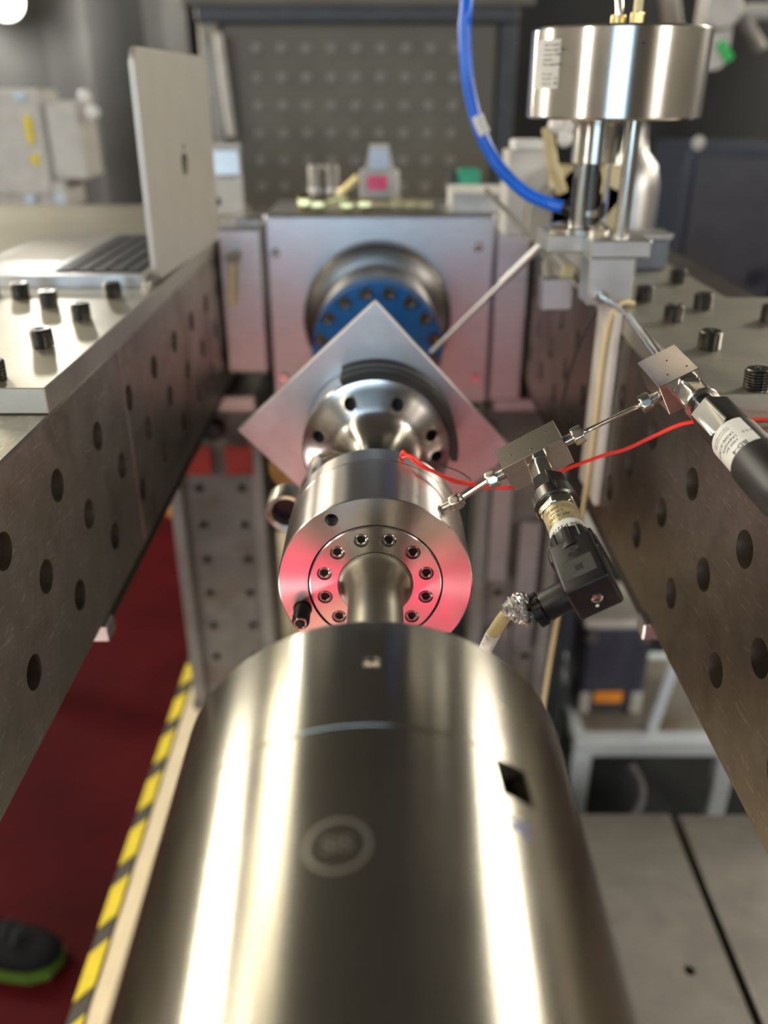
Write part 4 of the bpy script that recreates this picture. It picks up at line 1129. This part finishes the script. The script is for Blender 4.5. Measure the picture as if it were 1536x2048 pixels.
obj('carton', box((.112, .82, 1.3458), (.205, .93, 1.372), .001), M_['white'], wb)
obj('lid_flap', box((.112, .80, 1.3722), (.205, .935, 1.3740), .0005), M_['white'], wb)
gc = thing('green_connector', 'green plug connector behind the white box', 'connector', (.145, .96, 1.3455))
obj('connector_body', box((.130, .945, 1.3455), (.165, .98, 1.395), .003), M_['green'], gc)
obj('connector_pin_row', box((.115, .95, 1.3455), (.128, .975, 1.39), .002), M_['dark'], gc)
gs = thing('green_strip', 'small upright green strip right of the white box', 'strip', (.225, .9, 1.33))
obj('strip', box((.208, .885, 1.3305), (.220, .905, 1.385), .002), M_['green'], gs)
obj('strip_clip', box((.206, .88, 1.3305), (.222, .884, 1.345), .001), M_['dark'], gs)

# items on top of the bearing block ------------------------------------
vu = thing('solenoid_valve', 'small white valve with pink and pale blue labels on top of the bearing block', 'valve', (0, .87, 1.3455))
obj('valve_base', box((-.028, .85, 1.3455), (.036, .89, 1.360), .002), M_['nickel'], vu)
obj('valve_body', box((-.026, .852, 1.360), (.034, .888, 1.402), .004), M_['offwhite'], vu)
obj('coil', add_prism(nb(), [(-.018, 0), (.026, 0), (.018, .034), (-.010, .034)], .03, frame((0, .885, 1.402), (0, -1, 0), (1, 0, 0))), M_['offwhite'], vu)
obj('pink_label', box((-.014, .8505, 1.374), (.016, .8519, 1.394), .0002), M_['pinklab'], vu)
obj('blue_label', box((-.010, .8525, 1.403), (.016, .8549, 1.431), .0002), M_['bluelab'], vu)
bpn = thing('brass_manifold', 'row of brass fittings lying along the top of the bearing block', 'pipe fitting', (0, .86, 1.3455))
obj('manifold_pipe', tube([(-.105, .842, 1.354), (.085, .842, 1.354)], .006, 16), M_['paleyellow'], bpn)
for x, r in ((-.108, .0115), (-.088, .009), (-.045, .0075), (-.018, .009), (.03, .0095), (.052, .008), (.075, .0075)):
    obj('union_nut', add_hex(nb(), r * 1.8, -.009, .009, None, .4), M_['brass'] if x < .02 else M_['paleyellow'], bpn, frame((x, .842, 1.3455 + r * 1.04), (1, 0, 0)))
obj('lever', tube([(-.060, .848, 1.364), (-.028, .8478, 1.392)], .0055, 12), M_['brass'], bpn)
obj('lever_grip', tube([(-.072, .848, 1.360), (-.045, .848, 1.364)], .0075, 12), M_['brass'], bpn)
for x, lb in ((-.098, 'left'), (-.072, 'right')):
    pj_ = thing('grey_cylinder', 'upright pale grey cap on the bearing block, the %s one of two' % lb, 'cap', (x, .93, 1.3455))
    obj('cap_body', lathe([(.0001, 1.3455), (.0115, 1.3455), (.0115, 1.398), (.009, 1.402), (.0001, 1.4022)], 24, capA=False, capB=False), M_['cast'], pj_, VZ(x, .95, 0))
    obj('cap_ring', lathe([(.0118, 1.36), (.0126, 1.362), (.0126, 1.366), (.0118, 1.368)], 24), M_['alu_plain'], pj_, VZ(x, .95, 0))

# upright bracket left of the block, behind the laptop
BY = 1.02
def bx(px0, py0, px1, py1, y0, y1, bev=.002):
    a, b = at(px0, py0, y0), at(px1, py1, y0)
    return box((a.x, y0, b.z), (b.x, y1, a.z), bev)
ub = thing('upright_bracket', 'grey upright bracket with a hole between laptop lid and perforated panel', 'bracket', (-.27, BY, 1.317))
w0, w1 = at(416, 288, BY), at(490, 470, BY)
obj('web', box((w0.x - .02, BY, 1.3172), (w1.x, BY + .02, w0.z), .002), M_['offwhite'], ub)
obj('top_box', bx(424, 298, 482, 352, BY - .022, BY - .0005), M_['alu_plain'], ub)
h0 = at(433, 403, BY)
obj('bolt_hole', lathe([(.0001, 0), (.0075, 0), (.0075, .003)], 20), M_['black'], ub, frame((h0.x, BY - .0025, h0.z), (0, 1, 0)))
sr = thing('sensor_rod', 'thin beige rod hanging in front of the left cheek of the bearing block', 'rod', at(463, 520, .74))
obj('rod', tube([at(463, 520, .74), at(463, 612, .74)], .004, 12), M_['beige'], sr)
obj('rod_clamp', box(at(463, 520, .74) + Vector((-.008, -.004, -.004)), at(463, 520, .74) + Vector((.008, .0345, .008)), .001), M_['cast'], sr)

# perforated panel on a frame in front of the curtain -------------------
fp_ = thing('perforated_panel', 'brown grey panel dotted with pale round studs in a steel frame', 'panel', (-.09, 2.0, 0))
PY = 2.0
obj('sheet', box((-.40, PY, 1.13), (.31, PY + .02, 1.662), .002), M_['panel'], fp_)
obj('frame_top', box((-.46, PY - .02, 1.664), (.36, PY + .03, 1.70), .004), M_['dark'], fp_)
obj('frame_header', box((-.50, PY + .0, 1.702), (.40, PY + .05, 1.78), .004), M_['panel'], fp_)
obj('frame_left', box((-.455, PY - .02, .9), (-.405, PY + .03, 1.663), .004), M_['cast'], fp_)
obj('frame_right', box((.315, PY - .02, .9), (.36, PY + .03, 1.663), .004), M_['dark'], fp_)
sl = [at(452, 75, PY - .03), at(478, 255, PY - .03)]
obj('edge_trim', tube([(-.404, PY - .03, 1.640), (-.388, PY - .03, 1.40)], .012, 12), M_['offwhite'], fp_)
obj('stand', box((-.30, PY + .0, 0), (-.24, PY + .05, 1.12), .004), M_['dark'], fp_)
obj('stand', box((.14, PY + .0, 0), (.20, PY + .05, 1.12), .004), M_['dark'], fp_)
obj('frame_bottom', box((-.46, PY - .02, 1.09), (.36, PY + .03, 1.128), .004), M_['dark'], fp_)
stm = mesh_from('pale_stud', lathe([(.0145, 0), (.0145, -.003), (.011, -.006), (.0001, -.0065)], 20, capB=False)); stm.materials.append(M_['studpale'])
for r in range(7):
    for k in range(9):
        x = -.312 + .0645 * k - .0015 * r
        link('pale_stud', stm, M_['studpale'], fp_, frame((x, PY - .0005, 1.606 - .0672 * r), (0, 1, 0), (1, 0, 0)))

# white modular enclosures on the left --------------------------------
en = thing('switch_enclosure', 'cluster of off-white switch boxes with yellow marks on the left', 'enclosure', (-.7, 1.4, 1.3))
obj('main_box', box((-.90, 1.33, 1.315), (-.655, 1.45, 1.512), .006), M_['offwhite'], en)
obj('middle_box', box((-.655, 1.34, 1.345), (-.585, 1.45, 1.490), .006), M_['offwhite'], en)
obj('lower_box', box((-.78, 1.335, 1.29), (-.63, 1.45, 1.345), .006), M_['offwhite'], en)
for x, z in ((-.572, 1.497), (-.560, 1.470)):
    obj('white_knob', lathe([(.0001, -.012), (.011, -.010), (.014, 0), (.011, .010), (.0001, .012)], 20, capA=False, capB=False), M_['white'], en, frame((x, 1.35, z), (0, 1, 0)))
for x0, z0, x1, z1, mm in ((-.690, 1.415, -.676, 1.465, 'yellow'), (-.688, 1.375, -.674, 1.395, 'yellow'), (-.70, 1.492, -.68, 1.505, 'bluelab'), (-.715, 1.300, -.695, 1.318, 'bluelab'), (-.655, 1.300, -.635, 1.320, 'bluelab')):
    obj('mark', box((x0, 1.325, z0), (x1, 1.3335, z1), .001), M_[mm], en)
obj('backing_post', box((-1.25, 1.4505, 0), (-1.17, 1.52, 1.5), .004), M_['dark'], en)
obj('backing_arm', box((-1.25, 1.4505, 1.38), (-.66, 1.47, 1.44), .003), M_['dark'], en)

# right hand background -------------------------------------------------
tb = thing('gas_bottle', 'slim grey metal bottle standing behind the actuator', 'bottle', (.44, 1.05, 0.9))
obj('bottle_body', lathe([(.0001, .98), (.045, .98), (.048, .99), (.048, 1.36), (.040, 1.395), (.022, 1.415), (.018, 1.44), (.018, 1.455), (.0001, 1.456)], 48, capA=False, capB=False), M_['alu_plain'], tb, VZ(.435, 1.05, 0))
obj('bottle_cap', lathe([(.0001, 1.4562), (.02, 1.4562), (.02, 1.475), (.0001, 1.477)], 24, capA=False, capB=False), M_['nickel'], tb, VZ(.435, 1.05, 0))
shf = thing('side_shelf', 'dark shelf unit standing behind the right plate', 'shelf', (.62, 1.3, 0))
obj('shelf_top', box((.36, .98, .955), (1.3, 1.75, .98), .004), M_['dark'], shf)
for x, y in ((.37, .99), (1.26, .99), (.37, 1.71), (1.26, 1.71)): obj('leg', box((x, y, 0), (x + .03, y + .03, .955), .003), M_['dark'], shf)
db_ = thing('dark_cabinet', 'tall dark blue-grey equipment box at the right behind the plate', 'cabinet', (.80, 1.55, .98))
obj('case', box((.66, 1.45, .981), (.90, 1.70, 1.405), .008), M_['navy'], db_)
obj('front_panel', box((.68, 1.444, 1.0), (.88, 1.4499, 1.385), .004), plain('slate_panel', (.045, .047, .06), .55), db_)
obj('corner_cap', lathe([(.0001, 0), (.012, 0), (.014, -.006), (.0001, -.008)], 20, capA=False, capB=False), M_['offwhite'], db_, frame((.675, 1.443, 1.41), (0, 1, 0)))
dc = thing('dark_cabinet', 'second dark box half out of the picture at the right edge', 'cabinet', (1.06, 1.4, .98))
obj('case', box((.93, 1.40, .981), (1.20, 1.65, 1.33), .008), M_['dark'], dc)
obj('valve_wheel', lathe([(.0001, -.03), (.016, -.03), (.026, -.02), (.026, -.006), (.012, 0), (.012, .01)], 24), M_['whitepaint'], dc, frame((.915, 1.40, 1.355), (0, 1, 0)))
obj('lower_tap', lathe([(.0001, -.03), (.012, -.03), (.020, -.02), (.020, -.006), (.010, 0), (.010, .01)], 24), M_['whitepaint'], dc, frame((.885, 1.39, 1.155), (0, 1, 0)))
gb = thing('grey_bracket', 'small grey blue box bracket right of the actuator foot', 'bracket', (.335, .56, 1.3165))
obj('bracket_box', box((.300, .52, 1.3172), (.342, .56, 1.352), .002), plain('slate_box', (.16, .18, .21), .4, .3), gb)
obj('bracket_cap', box((.298, .518, 1.3522), (.344, .562, 1.358), .001), M_['alu_plain'], gb)
# white hanging reel top right
rl = thing('hose_reel', 'white reel with a green mark hanging at the top right', 'reel', (.72, 1.5, 1.6))
c = at(1432, 75, 1.5)
obj('reel_body', lathe([(.0001, -.03), (.034, -.03), (.038, -.024), (.038, .03), (.0001, .03)], 40, capA=False, capB=False), M_['offwhite'], rl, frame(c + Vector((0, 0, .05)), (.1, 1, 0)))
obj('reel_drop', add_prism(nb(), rrect(-.032, -.10, .032, .06, .028), .05, frame(c, (0, 1, 0), (1, 0, 0)) @ Matrix.Scale(1, 4)), M_['offwhite'], rl)
obj('green_mark', box((-.010, -.0005, -.022), (.010, .002, .022), .002, 1, T(c + Vector((.022, -.003, -.025))) @ Matrix.Rotation(-.7, 4, 'Y')), plain('bright_green', (.03, .5, .1), .5), rl)
obj('hanger', tube([c + Vector((0, .02, .08)), c + Vector((0, .02, 1.35))], .012, 12), M_['cast'], rl)
# overhead pipework behind the drum
pw = thing('overhead_pipe', 'pale blurred pipes crossing above and right of the white reel', 'pipe', (.9, 1.7, 1.7))
obj('pipe', tube([at(1490, 25, 1.7), at(1750, 20, 1.7)], .018, 14), M_['offwhite'], pw)
obj('pipe', tube([at(1320, -160, 1.7), at(1345, 50, 1.7), at(1350, 62, 1.72)], .022, 14), M_['cast'], pw)
obj('elbow', tube([at(1490, 25, 1.7), at(1500, 60, 1.7), at(1520, 100, 1.7)], .016, 14), M_['cast'], pw)
obj('riser', tube([at(1700, 22, 1.7), at(1700, -900, 1.7)], .018, 14), M_['cast'], pw)

# ------------------------------------------------------------------ low dolly with a box on the right
dl = thing('steel_dolly', 'pale blue-white square tube dolly standing on the floor, low right', 'dolly', (.59, 1.0, 0))
t_ = .026
obj('front_rail', box((.42, .90, .222), (.79, .935, .264), .003), M_['whitepaint'], dl)
obj('rear_rail', box((.42, 1.20, .238), (.79, 1.226, .264), .003), M_['whitepaint'], dl)
for x in (.42, .764): obj('side_rail', box((x, .9352, .238), (x + t_, 1.1998, .264), .003), M_['whitepaint'], dl)
for x in (.438, .752):
    for y in (.90, 1.20): obj('leg', box((x - .018, y, .0), (x + .022, y + t_, (.2378 if y > 1 else .2218)), .003), M_['whitepaint'], dl)
obj('deck', box((.447, .936, .246), (.763, 1.199, .262), .002), M_['cast'], dl)
obj('push_bar', tube([(.592, .935, .264), (.607, .915, .46), (.66, .92, .66)], .011, 14), M_['whitepaint'], dl)
ib = thing('instrument_case', 'dark blue-grey case with an orange label on the dolly', 'case', (.50, 1.05, .264))
obj('case_body', box((.425 + .02, 1.0, .2646), (.585, 1.15, .485), .006), plain('slate_case', (.05, .055, .08), .5), ib)
obj('case_lid', box((.435, .995, .486), (.592, 1.155, .508), .004), M_['offwhite'], ib)
obj('orange_label', box((.476, .997, .290), (.54, .9998, .320), .001), M_['orange'], ib)
for x in (.455, .570):
    obj('latch', lathe([(.0001, -.006), (.012, -.005), (.013, 0)], 20, capA=False), M_['alu_plain'], ib, frame((x, .9998, .46), (0, 1, 0)))
    obj('corner_foot', box((x - .012, .992, .2646), (x + .012, .9998, .32), .002), M_['offwhite'], ib)
cv_ = thing('coiled_hose', 'loop of grey hose curving down from the dolly to the base plate', 'hose', (.5, .8, .2))
obj('hose', tube(smooth_path([at(1262, 1530, .88), at(1282, 1570, .85), at(1280, 1610, .80), at(1252, 1650, .74), at(1200, 1668, .70), at(1150, 1664, .66), at(1090, 1650, .62)], 8), .009, 14), plain('grey_hose', (.16, .16, .19), .45), cv_)
st = thing('stacked_parts', 'pale blurred machine parts stacked behind the dolly', 'machine part', (.55, 1.6, 0))
obj('drum_part', lathe([(.0001, .42), (.09, .42), (.09, .50), (.05, .52), (.0001, .52)], 32, capA=False, capB=False), M_['offwhite'], st, VZ(.585, 1.5, 0))
obj('support_box', box((.46, 1.38, .0), (.74, 1.62, .42), .006), M_['dark'], st)

# ------------------------------------------------------------------ shoe on the red floor
shoe = thing('shoe', 'black trainer with a lime green sole edge on the red floor', 'shoe', (-.68, .58, 0))
def shoe_part(z_of, sc, zs):
    bm = nb(); rings = []
    outline = [(0, -.0), (.012, -.030), (.05, -.044), (.10, -.046), (.16, -.036), (.22, -.030), (.27, -.026), (.285, 0), (.27, .030), (.22, .036), (.16, .040), (.10, .048), (.05, .048), (.012, .032)]
    for z, s, dx in zs:
        rings.append([bm.verts.new((x * s + dx, y * s, z_of(x, z))) for x, y in outline])
    n = len(outline)
    for A, B in zip(rings, rings[1:]):
        for i in range(n): bm.faces.new((A[i], A[(i + 1) % n], B[(i + 1) % n], B[i]))
    bm.faces.new(rings[0][::-1]); bm.faces.new(rings[-1])
    return bm
SM = T((-.598, .575, 0)) @ Matrix.Rotation(math.radians(172), 4, 'Z')
o = obj('sole', shoe_part(lambda x, z: z, 1, [(.0005, .93, .010), (.006, .96, .006), (.018, .97, .004), (.026, .95, .005)]), M_['lime'], shoe, SM); tag(o, 'lime green sole')
up = shoe_part(lambda x, z: .026 + (z - .026) * (1 + max(0, (x - .08)) * 4.2), 1, [(.0262, 1.0, 0), (.045, 1.0, .0), (.060, .86, .024), (.067, .62, .065), (.070, .40, .12)])
o = obj('upper', up, M_['shoe'], shoe, SM)
s_ = o.modifiers.new('sub', 'SUBSURF'); s_.levels = 2; s_.render_levels = 2
for k in range(4):
    obj('lace', tube([SM @ Vector((.085 + k * .022, -.022, .078 + k * .012)), SM @ Vector((.088 + k * .022, 0, .085 + k * .014)), SM @ Vector((.085 + k * .022, .022, .078 + k * .012))], .003, 8), M_['navy'], shoe)
